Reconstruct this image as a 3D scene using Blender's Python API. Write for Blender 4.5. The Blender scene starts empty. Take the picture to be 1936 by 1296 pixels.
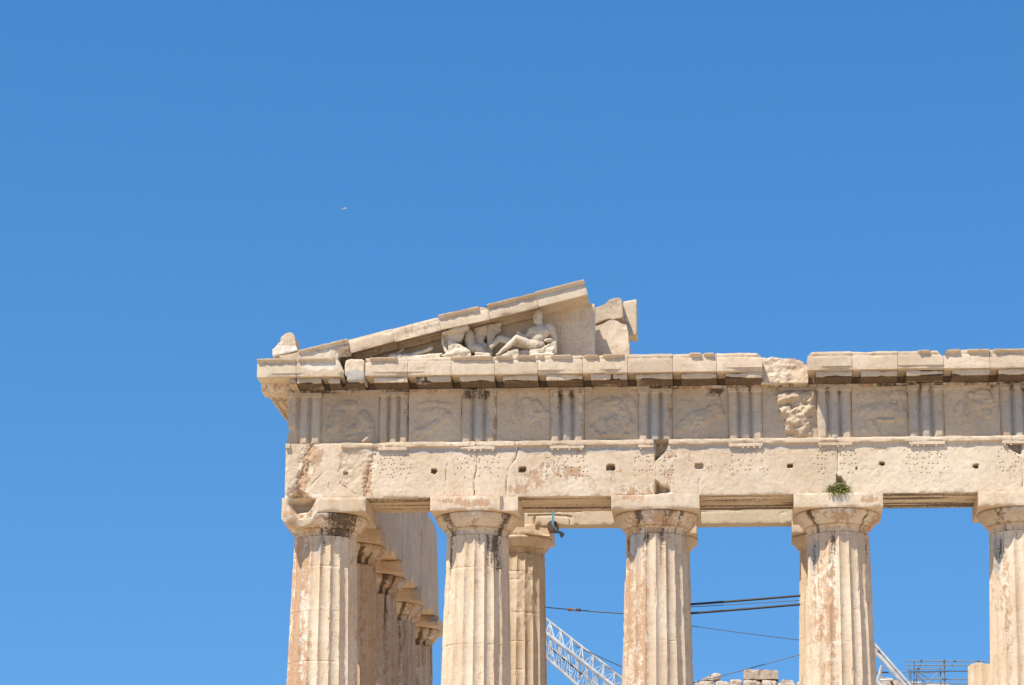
import bpy, bmesh, math, random
import numpy as np
from mathutils import Vector, Matrix

scn = bpy.context.scene
# ------------------------------------------------------------------ camera
W0, H0 = 1936.0, 1296.0
CAM = np.array([10.2845369, -67.3892717, -3.76498521])
YAW, PITCH, ROLL, FPX = -0.0861123413, 0.263248753, 0.00837987774, 5425.85
_fw = np.array([math.sin(YAW) * math.cos(PITCH), math.cos(YAW) * math.cos(PITCH), math.sin(PITCH)])
_r0 = np.array([math.cos(YAW), -math.sin(YAW), 0.0])
_u0 = np.cross(_r0, _fw)
_r = _r0 * math.cos(ROLL) + _u0 * math.sin(ROLL)
_u = -_r0 * math.sin(ROLL) + _u0 * math.cos(ROLL)
cd = bpy.data.cameras.new("camera")
cam = bpy.data.objects.new("camera", cd)
scn.collection.objects.link(cam)
M = Matrix((( _r[0], _u[0], -_fw[0], CAM[0]), (_r[1], _u[1], -_fw[1], CAM[1]), (_r[2], _u[2], -_fw[2], CAM[2]), (0, 0, 0, 1)))
cam.matrix_world = M
cd.sensor_width = 36.0
cd.sensor_fit = 'HORIZONTAL'
cd.lens = FPX / W0 * 36.0
cd.clip_start = 0.5
cd.clip_end = 9000
scn.camera = cam

# ------------------------------------------------------------------ light
SUN = np.array([0.36, 0.45, -1.0])            # the way sunlight travels
SUN = SUN / np.linalg.norm(SUN)
SUN_EL = math.asin(-SUN[2])
SUN_AZ = math.atan2(-SUN[0], -SUN[1])            # from +Y towards +X
world = bpy.data.worlds.new("World")
scn.world = world
world.use_nodes = True
wn = world.node_tree.nodes
wl = world.node_tree.links
bg = wn['Background']
sky = wn.new('ShaderNodeTexSky')
sky.sky_type = 'NISHITA'
sky.sun_disc = False
sky.sun_elevation = SUN_EL
sky.sun_rotation = SUN_AZ
sky.altitude = 150
sky.air_density = 1.0
sky.dust_density = 0.3
sky.ozone_density = 3.0
stc = wn.new('ShaderNodeTexCoord')
smap = wn.new('ShaderNodeMapping')                 # the low sky of a dry summer day: gentler gradient near the horizon
smap.inputs['Scale'].default_value = (1, 1, 0.62)
smap.inputs['Location'].default_value = (0, 0, 0.167)
snm = wn.new('ShaderNodeVectorMath')
snm.operation = 'NORMALIZE'
wl.new(stc.outputs['Generated'], smap.inputs['Vector'])
wl.new(smap.outputs[0], snm.inputs[0])
wl.new(snm.outputs[0], sky.inputs['Vector'])
hs = wn.new('ShaderNodeHueSaturation')
hs.inputs['Saturation'].default_value = 1.325
hs.inputs['Value'].default_value = 1.0
wl.new(sky.outputs[0], hs.inputs['Color'])
wl.new(hs.outputs[0], bg.inputs[0])
bg.inputs[1].default_value = 0.127
sl = bpy.data.lights.new("sun", 'SUN')
sl.energy = 5.0
sl.angle = math.radians(0.5)
sl.color = (1.0, 0.942, 0.835)
so = bpy.data.objects.new("sun", sl)
scn.collection.objects.link(so)
so.rotation_euler = Vector(SUN).to_track_quat('-Z', 'Y').to_euler()
so.location = (-30, -40, 60)
scn.view_settings.view_transform = 'Standard'
scn.view_settings.look = 'None'
scn.view_settings.exposure = 0.37
scn.view_settings.gamma = 1.0

# ------------------------------------------------------------------ helpers
rng = np.random.RandomState(7)
random.seed(7)


def at(u, v, Y):
    """photo pixel -> point on the plane y = Y"""
    d = _fw * FPX + _r * (u - W0 / 2) - _u * (v - H0 / 2)
    return CAM + d * ((Y - CAM[1]) / d[1])


def at_x(u, v, X):
    d = _fw * FPX + _r * (u - W0 / 2) - _u * (v - H0 / 2)
    return CAM + d * ((X - CAM[0]) / d[0])


def xz(pts, Y):
    return np.array([at(u, v, Y)[[0, 2]] for u, v in pts])


def _hash(i, j, k, s):
    n = (i * 73856093) ^ (j * 19349663) ^ (k * 83492791) ^ (s * 2654435761 & 0x7fffffff)
    n = n & 0xffffffff
    n = ((n ^ (n >> 15)) * 0x2c1b3c6d) & 0xffffffff
    n = ((n ^ (n >> 12)) * 0x297a2d39) & 0xffffffff
    n = n ^ (n >> 15)
    return n.astype(np.float64) / 0x7fffffff - 1.0


def vnoise(P, seed=0):
    F = np.floor(P)
    I = F.astype(np.int64) + 1000
    t = P - F
    t = t * t * (3 - 2 * t)
    out = 0
    for a in (0, 1):
        wa = t[:, 0] if a else 1 - t[:, 0]
        for b in (0, 1):
            wb = t[:, 1] if b else 1 - t[:, 1]
            for c in (0, 1):
                wc = t[:, 2] if c else 1 - t[:, 2]
                out = out + wa * wb * wc * _hash(I[:, 0] + a, I[:, 1] + b, I[:, 2] + c, seed)
    return out


def fbm(P, freq=1.0, octv=3, seed=0):
    P = np.asarray(P, float)
    sh = P.shape[:-1]
    Q = P.reshape(-1, 3) * np.asarray(freq)
    o = np.zeros(len(Q))
    a, tot = 1.0, 0.0
    for k in range(octv):
        o += a * vnoise(Q * (2.03 ** k) + 17.3 * k, seed + k * 31)
        tot += a
        a *= 0.5
    return (o / tot * 1.5).reshape(sh)


def sstep(a, b, x):
    t = np.clip((x - a) / (b - a), 0, 1)
    return t * t * (3 - 2 * t)


def seg_dist(X, Z, pts):
    """distance from (X,Z) to a polyline"""
    best = np.full(X.shape, 1e9)
    for (a, b) in zip(pts[:-1], pts[1:]):
        d = b - a
        L = max(1e-9, d @ d)
        t = np.clip(((X - a[0]) * d[0] + (Z - a[1]) * d[1]) / L, 0, 1)
        best = np.minimum(best, np.hypot(X - a[0] - t * d[0], Z - a[1] - t * d[1]))
    return best


def poly_sd(X, Z, pts):
    """signed distance to a polygon, positive inside"""
    n = len(pts)
    dist = seg_dist(X, Z, np.vstack([pts, pts[:1]]))
    ins = np.zeros(X.shape, bool)
    j = n - 1
    for i in range(n):
        xi, zi = pts[i]
        xj, zj = pts[j]
        with np.errstate(divide='ignore', invalid='ignore'):
            c = ((zi > Z) != (zj > Z)) & (X < (xj - xi) * (Z - zi) / (zj - zi + 1e-12) + xi)
        ins ^= c
        j = i
    return np.where(ins, dist, -dist)


def mk(name, V, quads=None, tris=None, mat=None, parent=None, stain=None, sharp=38):
    me = bpy.data.meshes.new(name)
    V = np.asarray(V, np.float32)
    nq = 0 if quads is None else len(quads)
    nt = 0 if tris is None else len(tris)
    me.vertices.add(len(V))
    me.vertices.foreach_set('co', V.ravel())
    idx = []
    if nq:
        idx.append(np.asarray(quads, np.int32).ravel())
    if nt:
        idx.append(np.asarray(tris, np.int32).ravel())
    idx = np.concatenate(idx)
    me.loops.add(len(idx))
    me.loops.foreach_set('vertex_index', idx)
    me.polygons.add(nq + nt)
    st = np.concatenate([np.arange(nq) * 4, nq * 4 + np.arange(nt) * 3]).astype(np.int32)
    me.polygons.foreach_set('loop_start', st)
    me.polygons.foreach_set('use_smooth', np.ones(nq + nt, bool))
    me.update(calc_edges=True)
    if stain is not None:
        a = me.color_attributes.new('stain', 'FLOAT_COLOR', 'POINT')
        a.data.foreach_set('color', np.clip(np.asarray(stain, np.float32), 0, 1).ravel())
    if sharp is not None:
        me.set_sharp_from_angle(angle=math.radians(sharp))
    ob = bpy.data.objects.new(name, me)
    scn.collection.objects.link(ob)
    if mat:
        me.materials.append(mat)
    if parent:
        ob.parent = parent
    return ob


def empty(name, loc=(0, 0, 0), label=None, cat=None, group=None):
    o = bpy.data.objects.new(name, None)
    o.empty_display_size = 0.2
    scn.collection.objects.link(o)
    o.location = loc
    tag(o, label, cat, group)
    return o


def tag(o, label=None, cat=None, group=None, kind=None):
    if label:
        o['label'] = label
    if cat:
        o['category'] = cat
    if group:
        o['group'] = group
    if kind:
        o['kind'] = kind
    return o


class MB:
    """collects simple solids into one mesh"""
    def __init__(s):
        s.V, s.Q, s.T, s.n = [], [], [], 0

    def add(s, V, Q=(), T=()):
        V = np.asarray(V, float).reshape(-1, 3)
        s.V.append(V)
        if len(Q):
            s.Q.append(np.asarray(Q, int).reshape(-1, 4) + s.n)
        if len(T):
            s.T.append(np.asarray(T, int).reshape(-1, 3) + s.n)
        s.n += len(V)

    def box(s, a, b):
        x0, y0, z0 = a
        x1, y1, z1 = b
        s.add([(x0, y0, z0), (x1, y0, z0), (x1, y1, z0), (x0, y1, z0), (x0, y0, z1), (x1, y0, z1), (x1, y1, z1), (x0, y1, z1)],
              [(0, 3, 2, 1), (4, 5, 6, 7), (0, 1, 5, 4), (1, 2, 6, 5), (2, 3, 7, 6), (3, 0, 4, 7)])

    def tube(s, pts, rad, n=8):
        pts = [np.asarray(p, float) for p in pts]
        rad = [rad] * len(pts) if np.isscalar(rad) else rad
        V = []
        for i, p in enumerate(pts):
            d = pts[min(i + 1, len(pts) - 1)] - pts[max(i - 1, 0)]
            d = d / (np.linalg.norm(d) + 1e-12)
            a = np.cross(d, (0, 0, 1.0) if abs(d[2]) < 0.9 else (1.0, 0, 0))
            a /= np.linalg.norm(a)
            b = np.cross(d, a)
            for k in range(n):
                t = 2 * math.pi * k / n
                V.append(p + rad[i] * (a * math.cos(t) + b * math.sin(t)))
        Q = []
        for i in range(len(pts) - 1):
            for k in range(n):
                Q.append((i * n + k, i * n + (k + 1) % n, (i + 1) * n + (k + 1) % n, (i + 1) * n + k))
        T = []
        m = len(V)
        V.append(pts[0])
        V.append(pts[-1])
        for k in range(n):
            T.append((m, (k + 1) % n, k))
            o = (len(pts) - 1) * n
            T.append((m + 1, o + k, o + (k + 1) % n))
        s.add(V, Q, T)

    def capsule(s, p0, p1, r0, r1, n=14):
        """tapered limb with round ends"""
        p0, p1 = np.asarray(p0, float), np.asarray(p1, float)
        d = p1 - p0
        L = np.linalg.norm(d) + 1e-9
        d /= L
        pts, rad = [], []
        for k in range(5):
            t = math.pi / 2 * (1 - k / 5)
            pts.append(p0 - d * r0 * math.sin(t))
            rad.append(max(1e-3, r0 * math.cos(t)))
        for k in range(5):
            t = math.pi / 2 * (k / 4)
            pts.append(p1 + d * r1 * math.sin(t))
            rad.append(max(1e-3, r1 * math.cos(t)))
        s.tube(pts, rad, n)

    def ball(s, c, r, n=16, m=10, rot=None):
        c, r = np.asarray(c, float), np.asarray(r, float) * np.ones(3)
        V, Q = [], []
        for i in range(m + 1):
            th = math.pi * i / m
            for k in range(n):
                p = np.array([math.sin(th) * math.cos(2 * math.pi * k / n), math.sin(th) * math.sin(2 * math.pi * k / n), math.cos(th)]) * r
                if rot is not None:
                    p = rot @ p
                V.append(c + p)
        for i in range(m):
            for k in range(n):
                Q.append((i * n + k, (i + 1) * n + k, (i + 1) * n + (k + 1) % n, i * n + (k + 1) % n))
        s.add(V, Q)

    def prism(s, poly, y0, y1):
        """polygon in (x,z), given a thickness from y0 to y1"""
        n = len(poly)
        c = np.mean(poly, axis=0)
        V = [(p[0], y0, p[1]) for p in poly] + [(p[0], y1, p[1]) for p in poly]
        from mathutils.geometry import tessellate_polygon
        tr = tessellate_polygon([[Vector((p[0], p[1], 0)) for p in poly]])
        T = [tuple(t) for t in tr] + [tuple(n + i for i in reversed(t)) for t in tr]
        Q = [(i, (i + 1) % n, n + (i + 1) % n, n + i) for i in range(n)]
        s.add(V, Q, T)

    def data(s):
        V = np.vstack(s.V)
        Q = np.vstack(s.Q) if s.Q else None
        T = np.vstack(s.T) if s.T else None
        return V, Q, T

    def build(s, name, mat, parent=None, sharp=38, stain=None):
        V, Q, T = s.data()
        if stain is None:
            stain = np.zeros((len(V), 4))
        return mk(name, V, Q, T, mat, parent, stain, sharp)


def voxelize(mb, size, smooth=0):
    """join the solids of mb into one closed skin; returns V, Q, N"""
    V, Q, T = mb.data()
    o = mk('tmp_skin', V, Q, T)
    bm = bmesh.new()
    bm.from_mesh(o.data)
    bmesh.ops.remove_doubles(bm, verts=bm.verts, dist=1e-5)
    bmesh.ops.recalc_face_normals(bm, faces=bm.faces)
    bm.to_mesh(o.data)
    bm.free()
    m = o.modifiers.new('r', 'REMESH')
    m.mode = 'VOXEL'
    m.voxel_size = size
    if smooth:
        sm = o.modifiers.new('s', 'SMOOTH')
        sm.iterations = smooth
        sm.factor = 0.5
    dg = bpy.context.evaluated_depsgraph_get()
    me = o.evaluated_get(dg).to_mesh()
    n = len(me.vertices)
    VV = np.zeros(n * 3, np.float32)
    me.vertices.foreach_get('co', VV)
    NN = np.zeros(n * 3, np.float32)
    me.vertices.foreach_get('normal', NN)
    QQ, TT = [], []
    for p in me.polygons:
        (QQ if len(p.vertices) == 4 else TT).append(tuple(p.vertices))
    o.evaluated_get(dg).to_mesh_clear()
    old = o.data
    bpy.data.objects.remove(o)
    bpy.data.meshes.remove(old)
    return VV.reshape(-1, 3).astype(float), QQ, (TT or None), NN.reshape(-1, 3).astype(float)


# ------------------------------------------------------------------ materials
class NT:
    def __init__(s, name):
        s.m = bpy.data.materials.new(name)
        s.m.use_nodes = True
        s.t = s.m.node_tree
        s.n = s.t.nodes
        s.b = s.n['Principled BSDF']

    def new(s, typ, **kw):
        n = s.n.new(typ)
        for k, v in kw.items():
            setattr(n, k, v)
        return n

    def link(s, a, b):
        s.t.links.new(a, b)

    def math(s, op, a, b=None, c=None, clamp=False):
        n = s.new('ShaderNodeMath', operation=op, use_clamp=clamp)
        for i, v in enumerate((a, b, c)):
            if v is None:
                continue
            if hasattr(v, 'links'):
                s.link(v, n.inputs[i])
            else:
                n.inputs[i].default_value = v
        return n.outputs[0]

    def noise(s, vec, scale, detail=4, rough=0.6, dist=0.0):
        n = s.new('ShaderNodeTexNoise')
        n.inputs['Scale'].default_value = scale
        n.inputs['Detail'].default_value = detail
        n.inputs['Roughness'].default_value = rough
        n.inputs['Distortion'].default_value = dist
        if vec is not None:
            s.link(vec, n.inputs['Vector'])
        return n.outputs['Fac']

    def mapping(s, vec, scale, loc=(0, 0, 0)):
        n = s.new('ShaderNodeMapping')
        n.inputs['Scale'].default_value = scale
        n.inputs['Location'].default_value = loc
        s.link(vec, n.inputs['Vector'])
        return n.outputs[0]

    def ramp(s, fac, a, b, ca=(0, 0, 0, 1), cb=(1, 1, 1, 1)):
        n = s.new('ShaderNodeMapRange', interpolation_type='SMOOTHSTEP')
        n.inputs['From Min'].default_value = a
        n.inputs['From Max'].default_value = b
        s.link(fac, n.inputs['Value'])
        return n.outputs[0]

    def mix(s, fac, a, b, mode='MIX'):
        n = s.new('ShaderNodeMix', data_type='RGBA', blend_type=mode)
        for sock, v in ((n.inputs[0], fac), (n.inputs[6], a), (n.inputs[7], b)):
            if hasattr(v, 'links'):
                s.link(v, sock)
            else:
                sock.default_value = v if np.isscalar(v) else (*v, 1.0)
        return n.outputs[2]


def stone_material(name, light, mid, rust=(0.38, 0.185, 0.075), crust=(0.085, 0.052, 0.033), grey=(0.43, 0.405, 0.37), white=(0.76, 0.67, 0.54),
                   rough_bump=1.0, rust_auto=0.0, vein=0.25, patina=0.0):
    t = NT(name)
    tc = t.new('ShaderNodeTexCoord').outputs['Object']
    at_ = t.new('ShaderNodeAttribute', attribute_name='stain', attribute_type='GEOMETRY')
    sep = t.new('ShaderNodeSeparateColor')
    t.link(at_.outputs['Color'], sep.inputs[0])
    R, G, B, A = sep.outputs[0], sep.outputs[1], sep.outputs[2], at_.outputs['Alpha']
    rnd = t.new('ShaderNodeObjectInfo').outputs['Random']
    big = t.noise(tc, 0.9, 5, 0.55)
    midn = t.noise(tc, 5.0, 6, 0.65, 0.4)
    fine = t.noise(tc, 26.0, 6, 0.7)
    streak = t.noise(t.mapping(tc, (15.0, 15.0, 1.5)), 1.0, 7, 0.68, 0.35)
    bed = t.noise(t.mapping(tc, (0.7, 0.7, 9.0)), 1.0, 6, 0.6, 1.2)
    col = t.mix(t.ramp(big, 0.35, 0.66), mid, light)
    col = t.mix(t.math('MULTIPLY', t.ramp(bed, 0.5, 0.68), vein), col, tuple(c * k for c, k in zip(mid, (0.83, 0.76, 0.68))))
    col = t.mix(t.math('MULTIPLY', t.ramp(streak, 0.52, 0.72), 0.22), col, tuple(c * k for c, k in zip(mid, (0.80, 0.70, 0.58))))
    if patina:
        pn = t.noise(t.mapping(tc, (3.6, 3.6, 0.42)), 1.0, 6, 0.66, 0.5)
        pf = t.math('ADD', pn, t.math('MULTIPLY', t.math('SUBTRACT', fine, 0.5), 0.35))
        col = t.mix(t.math('MULTIPLY', t.ramp(pf, 0.46, 0.66), patina), col, (0.56, 0.37, 0.22))
    # each block a little different
    val = t.math('MULTIPLY_ADD', rnd, 0.16, 0.91)
    vv = t.new('ShaderNodeCombineColor')
    for i in range(3):
        t.link(val, vv.inputs[i])
    col = t.mix(1.0, col, vv.outputs[0], 'MULTIPLY')
    # white (recut or freshly broken marble)
    wm = t.ramp(t.math('ADD', B, t.math('MULTIPLY', t.math('SUBTRACT', midn, 0.5), 0.7)), 0.38, 0.62)
    col = t.mix(wm, col, white)
    # grey weathered skin, also the grey painted in as shade
    gm = t.ramp(t.math('ADD', A, t.math('MULTIPLY', t.math('SUBTRACT', streak, 0.5), 1.1)), 0.30, 0.75)
    col = t.mix(t.math('MULTIPLY', gm, 0.85), col, grey)
    # rust coloured patina
    rn = t.math('ADD', t.math('MULTIPLY', t.math('SUBTRACT', midn, 0.5), 1.5), t.math('MULTIPLY', t.math('SUBTRACT', fine, 0.5), 1.5))
    rs = t.math('ADD', t.math('ADD', R, rust_auto), t.math('ADD', rn, t.math('MULTIPLY', t.math('SUBTRACT', streak, 0.5), 0.9)))
    flake = t.noise(t.mapping(tc, (8.0, 8.0, 3.6)), 1.0, 8, 0.72, 0.6)
    rs = t.math('ADD', rs, t.math('MULTIPLY', t.math('SUBTRACT', flake, 0.5), 1.6))
    rm = t.ramp(rs, 0.47, 0.575)
    # pale flaked skin left between the rust
    pale = t.math('MULTIPLY', t.ramp(R, 0.32, 0.62), 0.7)
    col = t.mix(pale, col, white)
    rc = t.mix(t.ramp(fine, 0.35, 0.65), rust, tuple(0.5 * a + 0.5 * b for a, b in zip(rust, mid)))
    col = t.mix(t.math('MULTIPLY', rm, 0.85), col, rc)
    # black crust
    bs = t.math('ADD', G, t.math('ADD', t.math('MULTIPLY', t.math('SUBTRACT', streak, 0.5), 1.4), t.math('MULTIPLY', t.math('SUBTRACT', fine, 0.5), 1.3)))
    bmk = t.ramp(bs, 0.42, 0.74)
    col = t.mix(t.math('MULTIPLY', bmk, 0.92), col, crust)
    # hairline veins and cracks
    vn = t.noise(t.mapping(tc, (1.0, 1.0, 1.0)), 1.6, 5, 0.55, 1.6)
    vm = t.math('SUBTRACT', 1.0, t.ramp(t.math('ABSOLUTE', t.math('SUBTRACT', vn, 0.5)), 0.002, 0.010))
    col = t.mix(t.math('MULTIPLY', vm, 0.38), col, tuple(c * 0.5 for c in mid))
    # specks
    spk = t.ramp(t.noise(tc, 60.0, 3, 0.6), 0.66, 0.74)
    mott = t.ramp(t.noise(tc, 11.0, 7, 0.72, 0.3), 0.47, 0.66)
    col = t.mix(t.math('MULTIPLY', mott, 0.24), col, tuple(c * k for c, k in zip(mid, (0.62, 0.56, 0.50))))
    col = t.mix(t.math('MULTIPLY', spk, 0.5), col, tuple(c * 0.45 for c in mid))
    t.link(col, t.b.inputs['Base Color'])
    t.b.inputs['Roughness'].default_value = 0.85
    t.b.inputs['Specular IOR Level'].default_value = 0.25
    h = t.math('ADD', t.math('MULTIPLY', midn, 0.5), t.math('MULTIPLY', fine, 0.35))
    h = t.math('ADD', h, t.math('MULTIPLY', rm, -0.12))
    h = t.math('ADD', h, t.math('MULTIPLY', vm, -0.10))
    h = t.math('ADD', h, t.math('MULTIPLY', t.noise(tc, 70.0, 4, 0.7), 0.16))
    bp = t.new('ShaderNodeBump')
    bp.inputs['Strength'].default_value = 0.62 * rough_bump
    bp.inputs['Distance'].default_value = 0.035
    t.link(h, bp.inputs['Height'])
    t.link(bp.outputs[0], t.b.inputs['Normal'])
    return t.m


MARBLE = stone_material('old_marble', (0.68, 0.55, 0.405), (0.595, 0.46, 0.315), rough_bump=0.75, patina=0.15)
SHAFT = stone_material('shaft_marble', (0.735, 0.595, 0.435), (0.635, 0.49, 0.335), rust=(0.43, 0.20, 0.075), patina=0.55, rough_bump=0.75)
FRIEZE = stone_material('frieze_marble', (0.60, 0.475, 0.335), (0.53, 0.405, 0.275), vein=0.15, patina=0.2)
NEWM = stone_material('new_marble', (0.68, 0.56, 0.41), (0.62, 0.50, 0.355), rough_bump=0.4, vein=0.2)
INNER = stone_material('inner_marble', (0.70, 0.53, 0.36), (0.62, 0.455, 0.295), vein=0.5, rust=(0.44, 0.25, 0.13), patina=0.6)
CAST = stone_material('cast_stone', (0.64, 0.54, 0.405), (0.57, 0.465, 0.34), rough_bump=0.6, vein=0.05)
RUBBLE = stone_material('rubble_stone', (0.60, 0.49, 0.38), (0.50, 0.39, 0.29), rough_bump=1.4)


def plain(name, col, rough=0.6, metal=0.0, nscale=30.0, var=0.25):
    t = NT(name)
    tc = t.new('ShaderNodeTexCoord').outputs['Object']
    n = t.noise(tc, nscale, 4)
    c = t.mix(t.ramp(n, 0.3, 0.7), tuple(x * (1 - var) for x in col), col)
    t.link(c, t.b.inputs['Base Color'])
    t.b.inputs['Roughness'].default_value = rough
    t.b.inputs['Metallic'].default_value = metal
    return t.m


WHITE_STEEL = plain('white_paint', (0.60, 0.60, 0.585), 0.5, 0.0, 5.0, 0.35)
GALV = plain('galvanised_steel', (0.22, 0.24, 0.26), 0.45, 0.4, 12.0)
DARK_CABLE = plain('dark_cable', (0.035, 0.035, 0.04), 0.6)
THIN_CABLE = plain('steel_cable', (0.10, 0.11, 0.13), 0.5, 0.4)
RUSTY = plain('rusty_steel', (0.25, 0.13, 0.08), 0.8)
BLUE = plain('blue_webbing', (0.10, 0.36, 0.48), 0.8)
WOOD = plain('pole_wood', (0.16, 0.085, 0.05), 0.8, 0.0, 40.0, 0.5)
DARK = plain('dark_webbing', (0.03, 0.035, 0.035), 0.7)
BIRDW = plain('pale_feathers', (0.75, 0.72, 0.70), 0.8)
BIRDG = plain('grey_feathers', (0.25, 0.22, 0.20), 0.8)
LEAF = plain('leaf_green', (0.34, 0.37, 0.085), 0.6, 0.0, 14.0, 0.6)
STRAW = plain('dry_stems', (0.40, 0.31, 0.12), 0.8, 0.0, 14.0, 0.4)

# ------------------------------------------------------------------ stains on the facade (traced), plus shade painted under the taenia
SPOTS = {'x': [], 'z': [], 'rx': [], 'rz': [], 'c': [], 's': []}


def spot(u, v, ru, rv, ch, s, Y=-0.9):
    p = at(u, v, Y)
    for k, val in zip(('x', 'z', 'rx', 'rz', 'c', 's'), (p[0], p[2], ru / 79.0, rv / 77.0, 'RGBA'.index(ch), s)):
        SPOTS[k].append(val)


for a in [(585, 865, 16, 38, 'R', .55), (605, 862, 10, 20, 'R', .6), (572, 915, 14, 22, 'R', .55), (690, 905, 8, 34, 'R', .45), (652, 912, 8, 10, 'R', .5), (618, 925, 6, 16, 'R', .5),
          (695, 905, 9, 30, 'R', .6), (700, 935, 14, 9, 'R', .5), (645, 862, 8, 6, 'R', .4),
          (1000, 905, 34, 24, 'R', .30), (1040, 898, 46, 22, 'R', .34), (1062, 872, 44, 20, 'R', .32), (1090, 900, 30, 14, 'R', .35), (975, 930, 20, 20, 'R', .4),
          (1160, 895, 18, 18, 'R', .4), (1180, 925, 26, 14, 'R', .32), (1200, 930, 30, 12, 'R', .36), (1232, 925, 8, 14, 'R', .5), (1100, 850, 20, 8, 'R', .3),
          (1266, 903, 14, 18, 'R', .5), (1290, 860, 24, 12, 'R', .4), (1330, 880, 26, 24, 'R', .3), (1262, 865, 12, 14, 'R', .4), (1380, 865, 20, 14, 'R', .25),
          (1662, 850, 22, 6, 'R', .45), (1560, 860, 22, 10, 'R', .3), (1725, 860, 40, 10, 'R', .2), (1920, 880, 14, 30, 'R', .3),
          (1157, 926, 8, 7, 'B', .55), (600, 938, 16, 5, 'B', .6), (1262, 932, 18, 5, 'B', .6), (820, 860, 60, 30, 'B', .12),
          (1275, 890, 25, 20, 'B', .35), (1390, 910, 40, 20, 'B', .15),
          (552, 930, 16, 10, 'G', .25), (566, 940, 14, 8, 'G', .3),
          # architrave just under the taenia: grey band, its shadow painted in
          (800, 853, 130, 6, 'A', .7), (1080, 850, 160, 7, 'A', .7), (1400, 846, 150, 7, 'A', .6), (1750, 840, 180, 6, 'A', .5),
          # triglyphs: dark runs from the top, grey skin
          (578, 745, 30, 6, 'G', 0.04), (752, 742, 30, 10, 'G', 0.22), (770, 760, 6, 50, 'R', .55), (755, 770, 4, 60, 'R', .35), (738, 770, 4, 50, 'R', .3),
          (905, 744, 32, 12, 'G', 0.61), (882, 762, 8, 26, 'G', 0.43), (905, 775, 5, 24, 'G', 0.29), (922, 765, 6, 30, 'G', 0.25), (935, 790, 4, 60, 'R', .6),
          (1072, 742, 34, 10, 'G', 0.36), (1058, 765, 5, 34, 'G', 0.54), (1080, 765, 5, 30, 'G', 0.50), (1098, 770, 5, 60, 'R', .5), (1043, 770, 4, 40, 'R', .5),
          (1238, 744, 32, 8, 'G', 0.22), (1228, 762, 5, 26, 'G', 0.36), (1249, 760, 5, 26, 'G', 0.36), (1266, 770, 5, 60, 'R', .4), (1212, 770, 5, 60, 'R', .25),
          (1408, 736, 30, 8, 'G', 0.14), (1396, 756, 5, 40, 'G', 0.40), (1418, 752, 5, 34, 'G', 0.40), (1350, 738, 18, 18, 'G', 0.54), (1368, 734, 20, 8, 'G', 0.36),
          (1577, 738, 34, 8, 'G', 0.22), (1565, 756, 5, 40, 'G', 0.36), (1587, 752, 5, 34, 'G', 0.36),
          (1750, 734, 34, 9, 'G', 0.22), (1739, 756, 5, 50, 'G', 0.40), (1761, 752, 5, 40, 'G', 0.40), (1872, 728, 14, 12, 'G', 0.50), (1692, 730, 10, 12, 'G', 0.36),
          (1925, 730, 34, 9, 'G', 0.36), (1914, 756, 5, 50, 'G', 0.36), (1934, 752, 5, 40, 'G', 0.36),
          (578, 790, 34, 60, 'A', .45), (745, 790, 34, 60, 'A', .35), (905, 800, 34, 50, 'A', .6), (1072, 800, 34, 50, 'A', .6), (1238, 795, 34, 60, 'A', .6), (1408, 795, 34, 60, 'A', .55),
          (1577, 790, 34, 60, 'A', .55), (1750, 790, 34, 60, 'A', .6), (1925, 790, 34, 60, 'A', .6),
          (975, 745, 14, 5, 'G', 0.29), (995, 743, 7, 5, 'G', 0.43),
          # abacus patina
          (880, 953, 26, 9, 'R', .75), (918, 952, 18, 9, 'R', .7), (840, 950, 14, 8, 'R', .5), (1196, 945, 24, 8, 'R', .45), (1165, 955, 10, 8, 'R', .4),
          (1648, 945, 18, 7, 'R', .6), (1630, 952, 14, 5, 'R', .5), (555, 985, 22, 20, 'R', .6), (590, 965, 8, 22, 'R', .65), (545, 965, 10, 12, 'R', .4),
          (1590, 945, 24, 10, 'A', .5)]:
    spot(*a)
for a in [(700, 703, 14, 9, 'R', .35), (795, 700, 20, 6, 'R', .1), (750, 700, 25, 8, 'B', .1), (1060, 690, 30, 12, 'B', .35), (590, 692, 34, 10, 'B', .35), (630, 690, 18, 12, 'B', .3), (580, 708, 24, 6, 'R', .25)]:
    spot(*a, Y=-1.53)
_sp = {k: np.array(v) for k, v in SPOTS.items()}


def facade_stain_shade(P):
    P = np.asarray(P, float)
    o = np.zeros((len(P), 4))
    for x, z, rx, rz, c, s in zip(_sp['x'], _sp['z'], _sp['rx'], _sp['rz'], _sp['c'], _sp['s']):
        m = (np.abs(P[:, 0] - x) < 2.2 * rx) & (np.abs(P[:, 2] - z) < 2.2 * rz)
        if m.any():
            d = ((P[m, 0] - x) / rx) ** 2 + ((P[m, 2] - z) / rz) ** 2
            o[m, int(c)] += s * np.exp(-0.7 * d * d)
    m = P[:, 1] > -0.6
    o[m] *= 0.3
    return o


def clean(P):
    return np.zeros((len(P), 4))


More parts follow.
